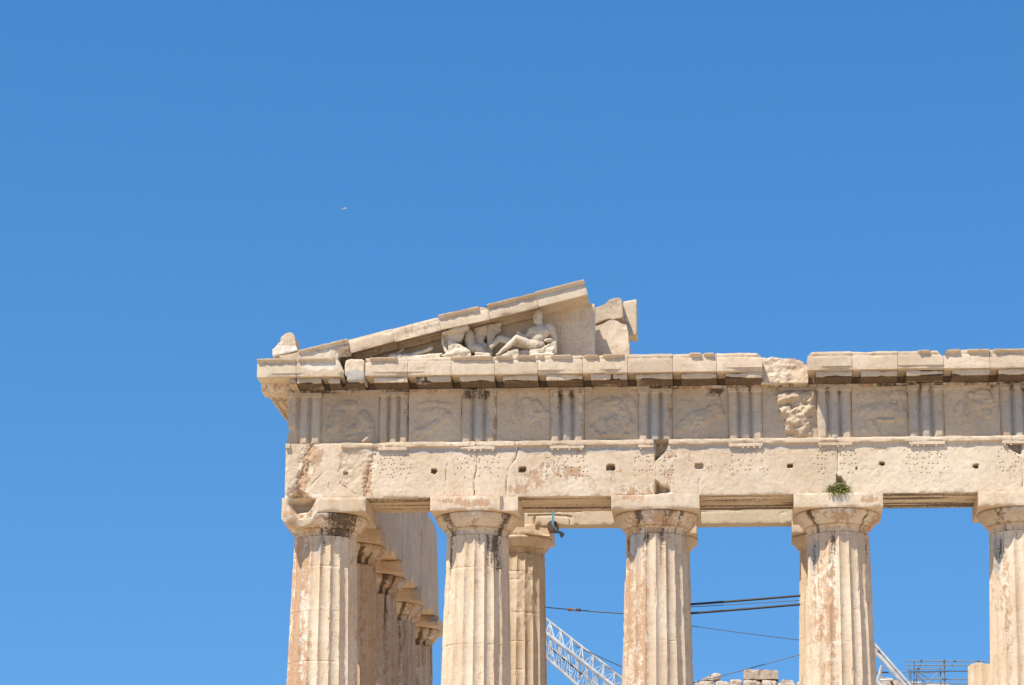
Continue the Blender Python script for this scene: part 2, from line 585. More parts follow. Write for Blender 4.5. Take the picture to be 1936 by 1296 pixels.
# ------------------------------------------------------------------ block builders
def hf_block(name, parent, x0, x1, z0, z1, yf, yb, D=None, S=facade_stain_shade, res=0.03, dy=0.12, mat=None, xs=None, zs=None, chip=0.02, top=None, seed=0, left=None, bot=None, sharp=38):
    """a stone block whose front face is a carved height field"""
    if xs is None:
        xs = np.linspace(x0, x1, max(2, int(round((x1 - x0) / res)) + 1))
    if zs is None:
        zs = np.linspace(z0, z1, max(2, int(round((z1 - z0) / res)) + 1))
    nx, nz = len(xs), len(zs)
    X, Z = np.meshgrid(xs, zs)
    X0, Z0 = X.copy(), Z.copy()
    if top is not None:
        tz = top(X)
        Z = z0 + (Z - z0) * (tz - z0) / (z1 - z0)
    if bot is not None:
        Z = z1 - (z1 - Z) * (z1 - bot(X)) / (z1 - z0)
    if left is not None:
        lx = left(Z)
        X = x1 - (x1 - X) * (x1 - lx) / (x1 - x0)
    d = D(X, Z) if D is not None else np.zeros_like(X)
    P = np.stack([X, np.full_like(X, yf), Z], -1)
    de = np.minimum(np.minimum(X0 - x0, x1 - X0), np.minimum(Z0 - z0, z1 - Z0))
    n = fbm(P, 3.1, 3, seed + 5)
    n2 = fbm(P, 9.0, 2, seed + 9)
    d = d + chip * np.exp(-de / 0.022) * (0.25 + 2.2 * np.clip(n, 0, 1) + 0.8 * np.clip(n2, 0, 1)) + 0.006 * fbm(P, 2.0, 3, seed + 2) + 0.003 * n2
    P[..., 1] = yf + d
    V = [P.reshape(-1, 3)]
    Q = []
    idx = np.arange(nx * nz).reshape(nz, nx)
    Q.append(np.stack([idx[:-1, :-1], idx[:-1, 1:], idx[1:, 1:], idx[1:, :-1]], -1).reshape(-1, 4))
    loop = np.concatenate([idx[0, :-1], idx[:-1, -1], idx[-1, :0:-1], idx[:0:-1, 0]])
    nb = len(loop)
    base = V[0][loop]
    ny = max(1, int((yb - yf) / dy))
    prev = loop
    cnt = nx * nz
    for k in range(1, ny + 1):
        t = k / ny
        ring = base.copy()
        ring[:, 1] = base[:, 1] + (yb - base[:, 1]) * t
        V.append(ring)
        cur = np.arange(cnt, cnt + nb)
        Q.append(np.stack([prev, cur, np.roll(cur, -1), np.roll(prev, -1)], -1))
        prev = cur
        cnt += nb
    V.append(np.mean(V[-1], axis=0)[None])
    T = np.stack([prev, np.full(nb, cnt), np.roll(prev, -1)], -1)
    V = np.vstack(V)
    return mk(name, V, np.vstack(Q), T, mat or MARBLE, parent, S(V), sharp)


def resample(prof, res):
    out, dc = [], []
    n = len(prof)
    for i in range(n):
        a, b = np.array(prof[i], float), np.array(prof[(i + 1) % n], float)
        L = np.linalg.norm(b - a)
        m = max(1, int(round(L / res)))
        for k in range(m):
            t = k / m
            out.append(a + (b - a) * t)
            dc.append(min(t, 1 - t) * L)
    return np.array(out), np.array(dc)


def sweep(name, parent, prof, s0, s1, frame=None, res=0.04, chip=0.03, post=None, S=facade_stain_shade, mat=None, seed=0, wob=0.008, sharp=38, pres=None, extra=None, echip=1.0):
    """closed (y, z) profile run from s0 to s1; frame maps (s, y, z) to the world"""
    pr, dc = resample(prof, pres or res)
    ss = np.linspace(s0, s1, max(2, int(round(abs(s1 - s0) / res)) + 1))
    ns, npf = len(ss), len(pr)
    c = pr.mean(0)
    P = np.zeros((ns, npf, 3))
    P[..., 0] = ss[:, None]
    P[..., 1] = pr[None, :, 0]
    P[..., 2] = pr[None, :, 1]
    de = np.minimum(ss - ss[0], ss[-1] - ss)[:, None]
    n = fbm(P + seed * 3.7, 2.6, 3, seed + 3)
    n2 = fbm(P + seed * 1.3, 8.0, 2, seed + 4)
    a = chip * (np.exp(-dc[None, :] / 0.035) + echip * np.exp(-de / 0.03)) * (0.15 + 1.8 * np.clip(n, 0, 1) + 0.8 * np.clip(n2, 0, 1))
    din = c[None, :] - pr
    din /= np.linalg.norm(din, axis=1, keepdims=True) + 1e-9
    P[..., 1:] += din[None] * a[..., None]
    P[..., 1:] -= din[None] * (wob * fbm(P + seed, 1.7, 3, seed + 8) + 0.003 * n2)[..., None]
    if post is not None:
        P = post(P, pr, dc, ss)
    caps = []
    for e in (0, -1):
        ring = P[e]
        cc = ring.mean(0)
        caps.append([cc + (ring - cc) * k for k in (0.8, 0.55, 0.3)] + [cc[None]])
    V = [P.reshape(-1, 3)]
    Q, T = [], []
    idx = np.arange(ns * npf).reshape(ns, npf)
    nxt = np.roll(idx, -1, axis=1)
    Q.append(np.stack([idx[:-1], idx[1:], nxt[1:], nxt[:-1]], -1).reshape(-1, 4))
    cnt = ns * npf
    for e, cp in zip((0, ns - 1), caps):
        prev = idx[e]
        for ring in cp[:-1]:
            V.append(ring)
            cur = np.arange(cnt, cnt + npf)
            Q.append(np.stack([prev, np.roll(prev, -1), np.roll(cur, -1), cur], -1))
            prev = cur
            cnt += npf
        V.append(cp[-1])
        T.append(np.stack([prev, np.roll(prev, -1), np.full(npf, cnt)], -1))
        cnt += 1
    V = np.vstack(V)
    if frame is not None:
        V = frame(V)
    if extra is not None and extra.n:
        eV, eQ, eT = extra.data()
        Q.append(eQ + len(V))
        T.append(eT + len(V))
        V = np.vstack([V, eV])
    return mk(name, V, np.vstack(Q), np.vstack(T), mat or MARBLE, parent, S(V), sharp)


def rock(name, parent, poly, y0, y1, size=0.035, amp=0.03, freq=4.0, mat=None, S=clean, seed=0, smooth=2, taper=None):
    mb = MB()
    mb.prism(poly, y0, y1)
    V, Q, T, N = voxelize(mb, size, smooth)
    V = V - N * (amp * (0.35 + np.abs(fbm(V + seed, freq, 4, seed)) - 0.35))[:, None] + N * (0.4 * amp * fbm(V, freq * 0.6, 2, seed + 4))[:, None]
    return mk(name, V, Q, T, mat or MARBLE, parent, S(V), 45)


# ================================================================== setting
def build_ground():
    t = NT('pale_rock_ground')
    tc = t.new('ShaderNodeTexCoord').outputs['Object']
    n1 = t.noise(tc, 0.25, 6, 0.6)
    n2 = t.noise(tc, 3.0, 6, 0.7)
    c = t.mix(t.ramp(n1, 0.35, 0.65), (0.44, 0.34, 0.225), (0.56, 0.455, 0.32))
    c = t.mix(t.math('MULTIPLY', t.ramp(n2, 0.5, 0.7), 0.5), c, (0.26, 0.21, 0.15))
    t.link(c, t.b.inputs['Base Color'])
    t.b.inputs['Roughness'].default_value = 0.95
    xs = np.concatenate([[-6000, -2500, -900, -350, -160], np.arange(-80, 101, 4.0), [170, 350, 900, 2500, 6000]])
    ys = np.concatenate([[-6000, -2500, -900, -350, -160], np.arange(-100, 121, 4.0), [170, 350, 900, 2500, 6000]])
    X, Y = np.meshgrid(xs, ys)
    Z = -1.72 - 3.65 * sstep(-8, -55, Y)
    P = np.stack([X, Y, np.zeros_like(X)], -1)
    near = (np.abs(X) < 110) & (np.abs(Y) < 125)
    out = ((X < -4) | (X > 34) | (Y < -4) | (Y > 72))
    Z = Z + np.where(near & out, 0.22 * fbm(P, 0.13, 4, 3), 0)
    far = np.maximum(np.abs(X), np.abs(Y))
    Z = Z - 60 * sstep(150, 900, far)
    idx = np.arange(X.size).reshape(X.shape)
    Q = np.stack([idx[:-1, :-1], idx[:-1, 1:], idx[1:, 1:], idx[1:, :-1]], -1).reshape(-1, 4)
    tag(mk('ground', np.stack([X, Y, Z], -1).reshape(-1, 3), Q, None, t.m), kind='structure')


build_ground()

temple = empty('temple', (0, 0, 0), 'ruined pale marble Doric temple with fluted columns, carved frieze and broken pediment corner', 'temple')
SP = 4.295
CX = [0.0, 3.68, 3.68 + SP, 3.68 + 2 * SP, 3.68 + 3 * SP, 3.68 + 4 * SP]
Z_CAP, Z_TOP = 9.57, 10.43

# steps of the platform
for k, (ex, zt, zb) in enumerate(((0.0, 0.0, -0.552), (0.70, -0.556, -1.10), (1.40, -1.104, -1.85))):
    mb = MB()
    mb.box((-1.02 - ex, -1.02 - ex, zb), (29.9 + ex, 68.5 + ex, zt))
    mb.build('step', MARBLE, temple)


# ------------------------------------------------------------------ columns
def column_radius(z, R0, R1, zt):
    t = np.clip(z / zt, 0, 1)
    return R0 + (R1 - R0) * t + 0.018 * np.sin(np.pi * t)


def make_column(cx, cy, seed, zbase=0.0, ztop=Z_TOP, R0=0.952, R1=0.742, hw=1.04, zfine=4.6, mat=SHAFT, joints=(), spots=(), worn=(), rust=0.12, black=0.5, capmat=None, wear=1.0,
                abacus=None, ab_x=(0, 0), ab_bot=None, cap_spots=(), ab_mat=None, stump=None, nfl=20, dz=0.035, ab_skip=False, white=0.1):
    capmat = capmat or mat
    zc = ztop - 0.86 * hw / 1.04
    per = 12
    u = np.linspace(0, 1, per, endpoint=False)
    ph = (np.arange(nfl)[:, None] + u[None]).ravel() / nfl * 2 * np.pi
    flu = np.tile(u, nfl)
    prof = 1 - np.abs(2 * flu - 1) ** 2.4                      # 0 on the arris, 1 mid flute
    zfl = np.arange(zfine, zc, dz)
    zs = np.concatenate([np.linspace(zbase, zfine, 8)[:-1], zfl])
    for j in joints:
        zs = zs[np.abs(zs - j) > 0.03]
        zs = np.concatenate([zs, [j - 0.022, j - 0.008, j + 0.008, j + 0.022]])
    zs = np.sort(np.concatenate([zs, [zc]]))
    if stump is not None:
        zs = zs[zs < stump]
    PH, ZZ = np.meshgrid(ph, zs)
    R = column_radius(ZZ - zbase, R0, R1, zc - zbase)
    dep = 0.074 * R
    fln = np.random.RandomState(seed * 7 + 1)
    ft = np.repeat(fln.uniform(-1, 1, (3, nfl)), per, axis=1)
    P = np.stack([cx + R * np.sin(PH), cy - R * np.cos(PH), ZZ], -1)
    n1 = fbm(P + seed * 5.1, (2.2, 2.2, 1.2), 3, seed)
    n2 = fbm(P + seed * 2.3, (9, 9, 6), 3, seed + 7)
    depth = dep * prof
    # broken arrises
    br = np.clip(n1 * 1.2 + 0.5 * n2 - 0.34, 0, 1) * 0.055 * wear
    depth = np.maximum(depth, br * (0.6 + 0.4 * n2) * (1 - prof))
    wmask = np.zeros_like(R)
    PHc = (PH + np.pi) % (2 * np.pi) - np.pi
    for (p0, rp, z0, rz, s) in worn:                    # places where the flutes have gone
        g = np.exp(-(((PHc - p0) / rp) ** 2) ** 2 - (((ZZ - z0) / rz) ** 2) ** 2)
        wmask = np.maximum(wmask, s * sstep(0.3, 0.6, g + 0.25 * n2))
    depth = depth * (1 - wmask) + wmask * (0.045 + 0.02 * n2 + 0.02 * n1)
    jm = np.zeros_like(R)
    for j in joints:
        jm = np.maximum(jm, np.exp(-((ZZ - j) / 0.011) ** 2) * np.clip(.35 + 1.2 * n1 + .6 * n2, 0.12, 1))
    depth = depth + 0.014 * jm + 0.0025 * n2 + 0.0015 * n1
    # drum to drum: tiny steps in radius
    for q, j in enumerate(joints):
        depth = depth + np.where(ZZ > j, ((q * 37 + seed * 13) % 7 - 3) * 0.0015, 0)
    R = R - depth
    X, Y = cx + R * np.sin(PH), cy - R * np.cos(PH)
    V = np.stack([X, Y, ZZ], -1).reshape(-1, 3)
    if stump is not None:
        lim = stump - 0.25 + 0.12 * fbm(np.stack([X, Y, 0 * X], -1).reshape(-1, 3), 1.5, 3, seed)
        V[:, 2] = np.minimum(V[:, 2], lim)
    st = np.zeros((V.shape[0], 4))
    zz, pc, nn = ZZ.ravel(), PHc.ravel(), n1.ravel()
    strk = fbm(np.stack([PHc * R1 * 7, 0 * PHc, ZZ * 0.35], -1).reshape(-1, 3), 1.0, 3, seed + 11)
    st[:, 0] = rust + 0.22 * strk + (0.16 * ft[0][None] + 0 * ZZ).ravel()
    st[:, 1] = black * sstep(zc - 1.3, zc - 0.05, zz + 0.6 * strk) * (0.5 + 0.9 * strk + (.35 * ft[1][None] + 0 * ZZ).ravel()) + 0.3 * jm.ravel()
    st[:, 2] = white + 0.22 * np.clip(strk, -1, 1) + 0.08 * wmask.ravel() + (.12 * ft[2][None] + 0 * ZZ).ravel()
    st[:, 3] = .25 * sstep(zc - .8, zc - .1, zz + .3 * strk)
    for (p0, rp, z0, rz, ch, s) in spots:
        g = np.exp(-(((pc - p0) / rp) ** 2) - (((zz - z0) / rz) ** 2) ** 2)
        st[:, 'RGBA'.index(ch)] += s * g
    idx = np.arange(V.shape[0]).reshape(len(zs), len(ph))
    nx = np.roll(idx, -1, axis=1)
    Q = np.stack([idx[:-1], nx[:-1], nx[1:], idx[1:]], -1).reshape(-1, 4)
    T = None
    if stump is not None:
        c0 = len(V)
        V = np.vstack([V, [[cx, cy, V[idx[-1], 2].mean() - 0.03]]])
        st = np.vstack([st, [[0, 0, .3, 0]]])
        T = np.stack([idx[-1], np.roll(idx[-1], -1), np.full(len(ph), c0)], -1)
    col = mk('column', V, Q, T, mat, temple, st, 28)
    if stump is not None:
        return col
    # capital: necking, annulets, echinus
    k = hw / 1.04
    zpr = [(0.0, R1), (0.012, R1 - .020), (0.026, R1 + .004), (0.05, R1 + .005), (0.10, R1 + .010), (0.145, R1 + .018), (0.158, R1 + .018), (0.162, R1 + .042), (0.170, R1 + .030), (0.178, R1 + .062),
           (0.186, R1 + .050), (0.198, R1 + .078), (0.25, R1 + .118), (0.30, R1 + .158), (0.35, R1 + .198), (0.40, R1 + .232), (0.44, R1 + .250), (0.47, R1 + .256), (0.495, R1 + .250), (0.513, R1 + .228), (0.515, 0.3)]
    zr = np.array([a * k for a, _ in zpr])
    rr = np.array([R1 + (b - R1) * k for _, b in zpr])
    fin_z = np.unique(np.concatenate([zr, np.linspace(0.198 * k, 0.49 * k, 12), np.linspace(0.03 * k, .13 * k, 5)]))
    fin_r = np.interp(fin_z, zr, rr)
    PH, ZZ = np.meshgrid(ph, fin_z)
    RR = np.repeat(fin_r[:, None], len(ph), 1)
    fl = np.clip((0.160 * k - ZZ) / (0.06 * k), 0, 1)
    RR = RR - 0.074 * R1 * np.tile(prof, (len(fin_z), 1)) * np.sqrt(fl)
    P = np.stack([cx + RR * np.sin(PH), cy - RR * np.cos(PH), ZZ + zc], -1)
    n1 = fbm(P + seed, 2.0, 3, seed + 21)
    n2 = fbm(P + seed, 7.0, 3, seed + 22)
    RR = RR - 0.05 * wear * sstep(0.25, 0.8, n1) - 0.006 * n2 - 0.03 * wear * np.clip(n2 - .2, 0, 1) * (ZZ < 0.18 * k)
    PHc = (PH + np.pi) % (2 * np.pi) - np.pi
    ring = np.zeros_like(RR)
    for (p0, rp, s) in cap_spots:
        ring = ring + s * np.exp(-((PHc - p0) / rp) ** 2)
    V = np.stack([cx + RR * np.sin(PH), cy - RR * np.cos(PH), ZZ + zc], -1).reshape(-1, 3)
    st = np.zeros((len(V), 4))
    sk = fbm(np.stack([PHc * 2.2, 0 * PHc, ZZ * 0.8], -1).reshape(-1, 3), 1.3, 3, seed + 31)
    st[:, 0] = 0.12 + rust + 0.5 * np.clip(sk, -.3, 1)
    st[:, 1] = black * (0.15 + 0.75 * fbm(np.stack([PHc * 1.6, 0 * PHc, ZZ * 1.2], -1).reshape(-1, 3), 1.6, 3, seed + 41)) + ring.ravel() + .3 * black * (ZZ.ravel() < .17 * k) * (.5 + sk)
    st[:, 3] = 0.25 * np.clip(n1.ravel(), 0, 1) + 0.75 * black * (ZZ.ravel() < 0.14 * k)  # necking greyed and darkened: shading below the echinus painted in
    idx = np.arange(len(V)).reshape(len(fin_z), len(ph))
    nx = np.roll(idx, -1, axis=1)
    Q = np.stack([idx[:-1], nx[:-1], nx[1:], idx[1:]], -1).reshape(-1, 4)
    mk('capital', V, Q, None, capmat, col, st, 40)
    if ab_skip:
        return col
    hb = 0.345 * k
    zb0 = zc + 0.515 * k
    fn = abacus or (lambda X, Z: np.zeros_like(X))
    hf_block('abacus', col, cx - hw + ab_x[0], cx + hw + ab_x[1], zb0, ztop - 0.004, cy - hw, cy + hw, D=fn, res=0.035, chip=0.012 * (1 + wear), seed=seed, mat=ab_mat or capmat, dy=0.15, bot=ab_bot)
    return col


# corner column of the front: much rust, left part of the abacus broken and patched
def corner_abacus(X, Z):
    poly = xz([(541, 946), (603, 938), (590, 962), (568, 985), (555, 972)], -1.04)
    sd = poly_sd(X, Z, poly)
    P = np.stack([X, 0 * X, Z], -1)
    d = sstep(0.0, 0.12, sd) * 0.36
    xj = at(598, 960, -1.04)[0]
    d = d + np.where(X < xj, 0.03 + 0.03 * fbm(P, 5, 3, 2), 0)
    return d


def corner_bottom(X):
    c = xz([(530, 980), (535, 985), (545, 991), (560, 994), (578, 993), (590, 986), (598, 972), (600, 968)], -1.04)
    zb = Z_CAP + .515
    return np.where(X > c[-1, 0], zb, np.minimum(zb, np.interp(X, c[:, 0], c[:, 1])))


PI = math.pi
make_column(CX[0], 0, 1, R0=0.97, R1=0.757, hw=1.04, joints=(8.83, 7.75, 6.55), ab_x=(.115, .055), ab_bot=corner_bottom, rust=0.30, black=0.45, abacus=corner_abacus, white=0.25,
            spots=[(-1.25, .22, 7, 4, 'R', .38), (-.80, .25, 7.6, 3, 'R', .5), (-.42, .14, 9.0, .8, 'R', .6), (-.38, .12, 6.5, 1.1, 'R', .5), (-.95, .12, 6.8, 1.7, 'R', .4), (-.05, .14, 9.2, .35, 'A', .5),
                   (-.6, .3, 8, 3, 'B', .25), (.35, .4, 7.5, 3, 'R', -.35), (.35, .5, 7.5, 3, 'B', -.3), (.9, .4, 7.5, 3, 'R', -.3), (.15, .12, 9.3, .3, 'G', .4)],
            cap_spots=[(.45, .35, .55), (.85, .2, .3)], worn=[(-.6, .2, 9.2, .3, .7), (-.35, .18, 8.3, .5, .4)], wear=1.3)


def ab2(X, Z):
    return 0.10 * sstep(0, .06, poly_sd(X, Z, xz([(947, 930), (990, 930), (990, 976), (958, 976), (944, 962)], -1.04)))


make_column(CX[1], 0, 2, joints=(8.78, 6.95), rust=0.10, black=0.55, abacus=ab2, white=0.0,
            spots=[(-1.0, .22, 9.0, .6, 'G', .36), (.75, .22, 9.1, .5, 'G', .1), (-1.2, .25, 7, 3, 'B', .3), (-1.0, .2, 7.4, 2, 'R', .2), (.6, .6, 7, 3, 'R', .02)],
            cap_spots=[(-.8, .3, .4), (.9, .25, .5)], worn=[(-1.05, .2, 8.8, .6, .6)], wear=0.8)


def ab3(X, Z):
    xj = at(1222, 948, -1.04)[0]
    return np.where(X < xj, 0.035, 0) + 0.03 * np.exp(-((X - xj) / .012) ** 2)


make_column(CX[2], 0, 3, joints=(7.0,), rust=0.22, black=0.5, abacus=ab3, white=0.1,
            spots=[(-.35, .13, 7.3, 2.2, 'R', .52), (-.65, .15, 6.6, 1.6, 'R', .36), (-1.1, .2, 7.6, 1.4, 'R', .45), (-.9, .25, 6.0, 1.2, 'B', .5), (-.85, .4, 9.15, .5, 'A', .8), (.9, .22, 8.7, .8, 'G', .42),
                   (.35, .35, 7, 3, 'R', -.25), (-.3, .1, 9.4, .18, 'G', .4), (-.75, .3, 8.6, .3, 'B', .4)], cap_spots=[(-.4, .3, .5), (.25, .15, .5), (.7, .12, .5)], wear=0.8)
make_column(CX[3], 0, 4, joints=(7.72, 6.95), rust=0.20, black=0.4, white=0.2,
            spots=[(-.55, .35, 7.3, 1.6, 'R', .32), (-.3, .12, 7.5, .6, 'R', .4), (-1.0, .3, 9.0, .4, 'A', .8), (-.4, .5, 8.5, .5, 'B', .15), (.5, .4, 7, 3, 'R', -.3), (-.1, .1, 9.2, .25, 'G', .2), (-.6, .15, 9.2, .3, 'G', .22)],
            cap_spots=[(-.75, .12, .7), (.75, .12, .6), (.1, .12, -.3)], worn=[(-.7, .45, 8.3, .62, .9), (-.95, .3, 7.4, .4, .6)], wear=1.0)
make_column(CX[4], 0, 5, joints=(7.68,), rust=0.2, black=0.4, white=0.2,
            spots=[(-1.0, .3, 9.0, .5, 'A', .9), (-.6, .2, 7.8, 1.2, 'R', .35), (-.9, .2, 9.1, .3, 'G', .4)], cap_spots=[(-.5, .3, .4)], worn=[(-1.0, .5, 8.4, .7, .9)], wear=1.1)
make_column(CX[5], 0, 6, joints=(7.6,), zfine=8.0, dz=0.08)
# south flank, seen from inside
FY = [3.68, 3.68 + SP, 3.68 + 2 * SP, 3.68 + 3 * SP]
for k, y in enumerate(FY):
    def abf(X, Z, k=k):
        P = np.stack([X, 0 * X, Z], -1)
        return 0.03 * fbm(P, 3, 2, k) + (0.0 if k < 3 else 0.25 * sstep(.35, .9, X) * sstep(10.2, 10.4, Z))
    make_column(0.0, y, 10 + k, R1=0.74, hw=1.0, mat=INNER, joints=(8.6, 7.0), rust=0.24, black=0.5, zfine=5.4, dz=0.05, abacus=abf, cap_spots=[(.55, .12, .8), (.9, .08, .5)],
                spots=[(.4, .5, 7, 3, 'R', .2)], wear=1.0)
# porch columns behind the front
PZ = at(1250, 991, 4.3)[2]
PX = [4.27, 7.98, 12.1, 16.35]


def porch_ab(X, Z):
    return 0.22 * sstep(0, .1, poly_sd(X, Z, xz([(1010, 985), (1050, 985), (1050, 1016), (1024, 1015), (1012, 1002)], 4.1)))


for k in range(3):
    make_column(PX[k], 4.95, 20 + k, zbase=0.7, ztop=PZ, R0=0.82, R1=0.66, hw=0.86, joints=((9.62, 9.40, 8.55, 7.82, 7.1, 6.4) if k == 0 else (8.9, 7.9, 6.6)), rust=0.08, black=0.1,
                zfine=5.2, dz=0.045, wear=1.5 if k == 0 else 1.0, abacus=porch_ab if k == 0 else None, ab_mat=NEWM if k else None,
                worn=[(-.2, 1.0, 9.0, .7, .5)] if k == 0 else ([(-1.2, .4, 6.3, .6, .9)] if k == 2 else []))
zst = at(1860, 1253, 4.2)[2]
mbs = make_column(PX[3], 4.95, 24, zbase=0.7, ztop=PZ, R0=0.86, R1=0.70, joints=(), stump=zst + .25, zfine=5.0, dz=0.06, rust=.1, black=0.05, white=.3)
# steps of the porch
mb = MB()
mb.box((2.6, 3.6, 0.004), (27.0, 60, 0.35))
mb.box((3.0, 4.0, 0.354), (26.6, 59.6, 0.70))
mb.build('porch_step', MARBLE, temple)

# ------------------------------------------------------------------ architrave
YA = -0.885
ZA0, ZA1 = 10.434, 11.782
cr = lambda pts: xz(pts, YA)
CRACKS = [(cr(p), w, dp) for p, w, dp in [
    ([(981, 844), (975, 867), (961, 886), (957, 912), (957, 937)], .02, .05), ([(901, 850), (901, 891), (895, 912), (899, 937)], .018, .05), ([(845, 878), (841, 936)], .014, .03),
    ([(655, 850), (650, 868), (640, 892), (644, 915), (674, 936)], .014, .03), ([(580, 926), (612, 893)], .014, .025), ([(1321, 906), (1321, 934)], .016, .05), ([(1727, 904), (1723, 932)], .012, .02),
    ([(706, 848), (700, 880), (688, 938)], .02, .03), ([(760, 850), (752, 872)], .012, .02), ([(752, 936), (762, 930)], .012, .02)]]
RECESS = [(cr(p), dp, w) for p, dp, w in [
    ([(1238, 832), (1274, 831), (1261, 849), (1248, 862), (1238, 872)], .35, .05), ([(1238, 907), (1264, 918), (1270, 930), (1262, 934), (1238, 934)], .30, .07),
    ([(1580, 893), (1584, 899), (1590, 903), (1598, 912), (1601, 920), (1594, 934), (1580, 934)], .28, .05), ([(1900, 833), (1934, 836), (1934, 866), (1925, 860), (1909, 847)], .22, .08),
    ([(540, 952), (545, 936), (566, 924), (594, 940), (585, 955)], .30, .12), ([(640, 856), (700, 850), (690, 900), (660, 930), (640, 900)], .02, .10), ([(1085 - 18, 838), (1085, 838), (1078, 842)], .02, .02)]]
HOLES = [(at(u, v, YA)[[0, 2]], a / 79.0 / 2, b / 77.0 / 2, dp) for u, v, a, b, dp in [
    (653, 895, 8, 6, .08), (820.5, 891, 10, 7, .22), (987, 888, 12, 9, .25), (1155, 884, 14, 10, .25), (1322, 881, 14, 10, .12), (1494, 881, 10, 6, .22), (1667, 876, 9, 5, .2), (1845, 881, 9, 6, .22),
    (1619, 886, 3, 3, .1), (1620, 885, 2, 2, .1)]]
TRI = [(-.885, -.05), (1.34, 2.06), (3.33, 4.18), (5.46, 6.29), (7.57, 8.39), (9.71, 10.53), (11.81, 12.64), (13.95, 14.81), (16.12, 16.98), (18.3, 19.13), (20.4, 21.24)]
DOTS = []
_r3 = random.Random(3)
for i, (a, b) in enumerate(TRI[1:10]):
    for r in range(6):
        zz = 11.47 - 0.105 * r - (0.02 if r > 2 else 0)
        for c in range(12):
            if _r3.random() < 0.40 + 0.10 * ((i * 7 + r * 3) % 4) / 2 + (0.2 if r in (0, 5) else 0):
                continue
            DOTS.append((a - 0.07 + c * (b - a + 0.14) / 11 + _r3.uniform(-.028, .028), zz + _r3.uniform(-.024, .024)))


def arch_depth(X, Z):
    P = np.stack([X, 0 * X, Z], -1)
    n = fbm(P, 6.0, 3, 71)
    d = .010 * np.clip(fbm(P, (3, 3, 3), 4, 72) - .25, 0, 1) + .004 * fbm(P, 20, 2, 73)
    for pts, w, dp in CRACKS:
        lo, hi = pts.min(0) - .1, pts.max(0) + .1
        if X.max() < lo[0] or X.min() > hi[0]:
            continue
        sd = seg_dist(X + .015 * n, Z + .01 * n, pts)
        d = np.maximum(d, 1.1 * dp * np.exp(-(sd / (w * .62)) ** 2) * np.clip(.75 + .9 * n, .2, 1))
    for pts, dp, w in RECESS:
        lo, hi = pts.min(0), pts.max(0)
        if X.max() < lo[0] or X.min() > hi[0]:
            continue
        d = np.maximum(d, dp * sstep(0, w, poly_sd(X, Z, pts) + .03 * n) * (1 + .25 * n + (.5 * fbm(P, 14, 2, 6) if dp < .05 else .1 * fbm(P, 14, 2, 6))))
    for c, a, b, dp in HOLES:
        q = (np.abs((X - c[0] + .012 * n) / a)) ** 3 + (np.abs((Z - c[1] + .012 * fbm(P, 9, 2, int(c[0] * 10) + 40)) / b)) ** 3
        d = np.maximum(d, dp * sstep(1.9, .9, q))
    # the rusty scar near the corner
    for pts, w, am in ((cr([(590, 845), (578, 868), (570, 905), (552, 935)]), .17, .05), (cr([(708, 850), (698, 890), (690, 936)]), .11, .035)):
        if X.min() < pts[:, 0].max() + .4:
            g = np.exp(-(seg_dist(X, Z, pts) / w) ** 2)
            d = d + am * g * (0.5 + 0.8 * n + .9 * np.abs(fbm(P, (9, 9, 4), 3, 5))) + 0.02 * g * fbm(P, 22, 2, 5)
    return d


def arch_front(x0, x1, seed):
    res = 0.0215
    nx, nz = int((x1 - x0) / res) + 1, int((ZA1 - ZA0) / res) + 1
    xs, zs = np.linspace(x0, x1, nx), np.linspace(ZA0, ZA1, nz)

    def D(X, Z):
        d = arch_depth(X, Z)
        for (x, z) in DOTS:
            if x0 + .05 < x < x1 - .05:
                i, j = int(round((x - x0) / (x1 - x0) * (nx - 1))), int(round((z - ZA0) / (ZA1 - ZA0) * (nz - 1)))
                d[j, i] += 0.036
        return d

    def S(P):
        o = facade_stain_shade(P)
        dep = np.clip(P[:, 1] - YA, 0, .3)
        hole = np.zeros(len(P))
        for c, a, b, dp in HOLES:
            hole = np.maximum(hole, (np.abs(P[:, 0] - c[0]) < a + .01) & (np.abs(P[:, 2] - c[1]) < b + .01))
        o[:, 1] += 0.5 * hole
        nn = nx * nz
        pit = (P[:nn, 1] - YA > 0.03) & (P[:nn, 1] - YA < 0.075)
        for (x, z) in DOTS:
            if x0 + .05 < x < x1 - .05:
                i, j = int(round((x - x0) / (x1 - x0) * (nx - 1))), int(round((z - ZA0) / (ZA1 - ZA0) * (nz - 1)))
                o[j * nx + i, 1] = 0.33
        for pts, w, am in ((cr([(590, 845), (578, 868), (570, 905), (552, 935)]), .13, .32), (cr([(708, 850), (698, 890), (690, 936)]), .07, .3)):
            if x0 < 3:
                m = P[:, 1] < -.5
                o[:, 0] += np.where(m, am * np.exp(-(seg_dist(P[:, 0], P[:, 2], pts) / w) ** 2), 0)
        for pts, w, dp in CRACKS:
            if dp > .035 and P[:, 0].min() < pts[:, 0].max() and P[:, 0].max() > pts[:, 0].min():
                o[:, 1] += .45 * np.exp(-(seg_dist(P[:, 0], P[:, 2], pts) / .018) ** 2) * (P[:, 1] < -.8)
        # underside: long streaky crust, in its own bands
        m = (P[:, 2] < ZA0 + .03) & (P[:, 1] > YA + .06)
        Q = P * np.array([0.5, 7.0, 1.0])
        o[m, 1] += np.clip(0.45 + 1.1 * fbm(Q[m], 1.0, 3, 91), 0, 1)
        return o

    ob = hf_block('architrave_block', temple, x0 + .004, x1 - .004, ZA0, ZA1, YA, 0.885, D=D, S=S, xs=xs, zs=zs, seed=seed, chip=0.014, dy=0.06, mat=NEWM if seed >= 33 else MARBLE)
    return ob


AX = [-.885, CX[1], CX[2], CX[3], CX[4], CX[5]]
ARCH = [arch_front(a, b, 30 + i) for i, (a, b) in enumerate(zip(AX[:-1], AX[1:]))]

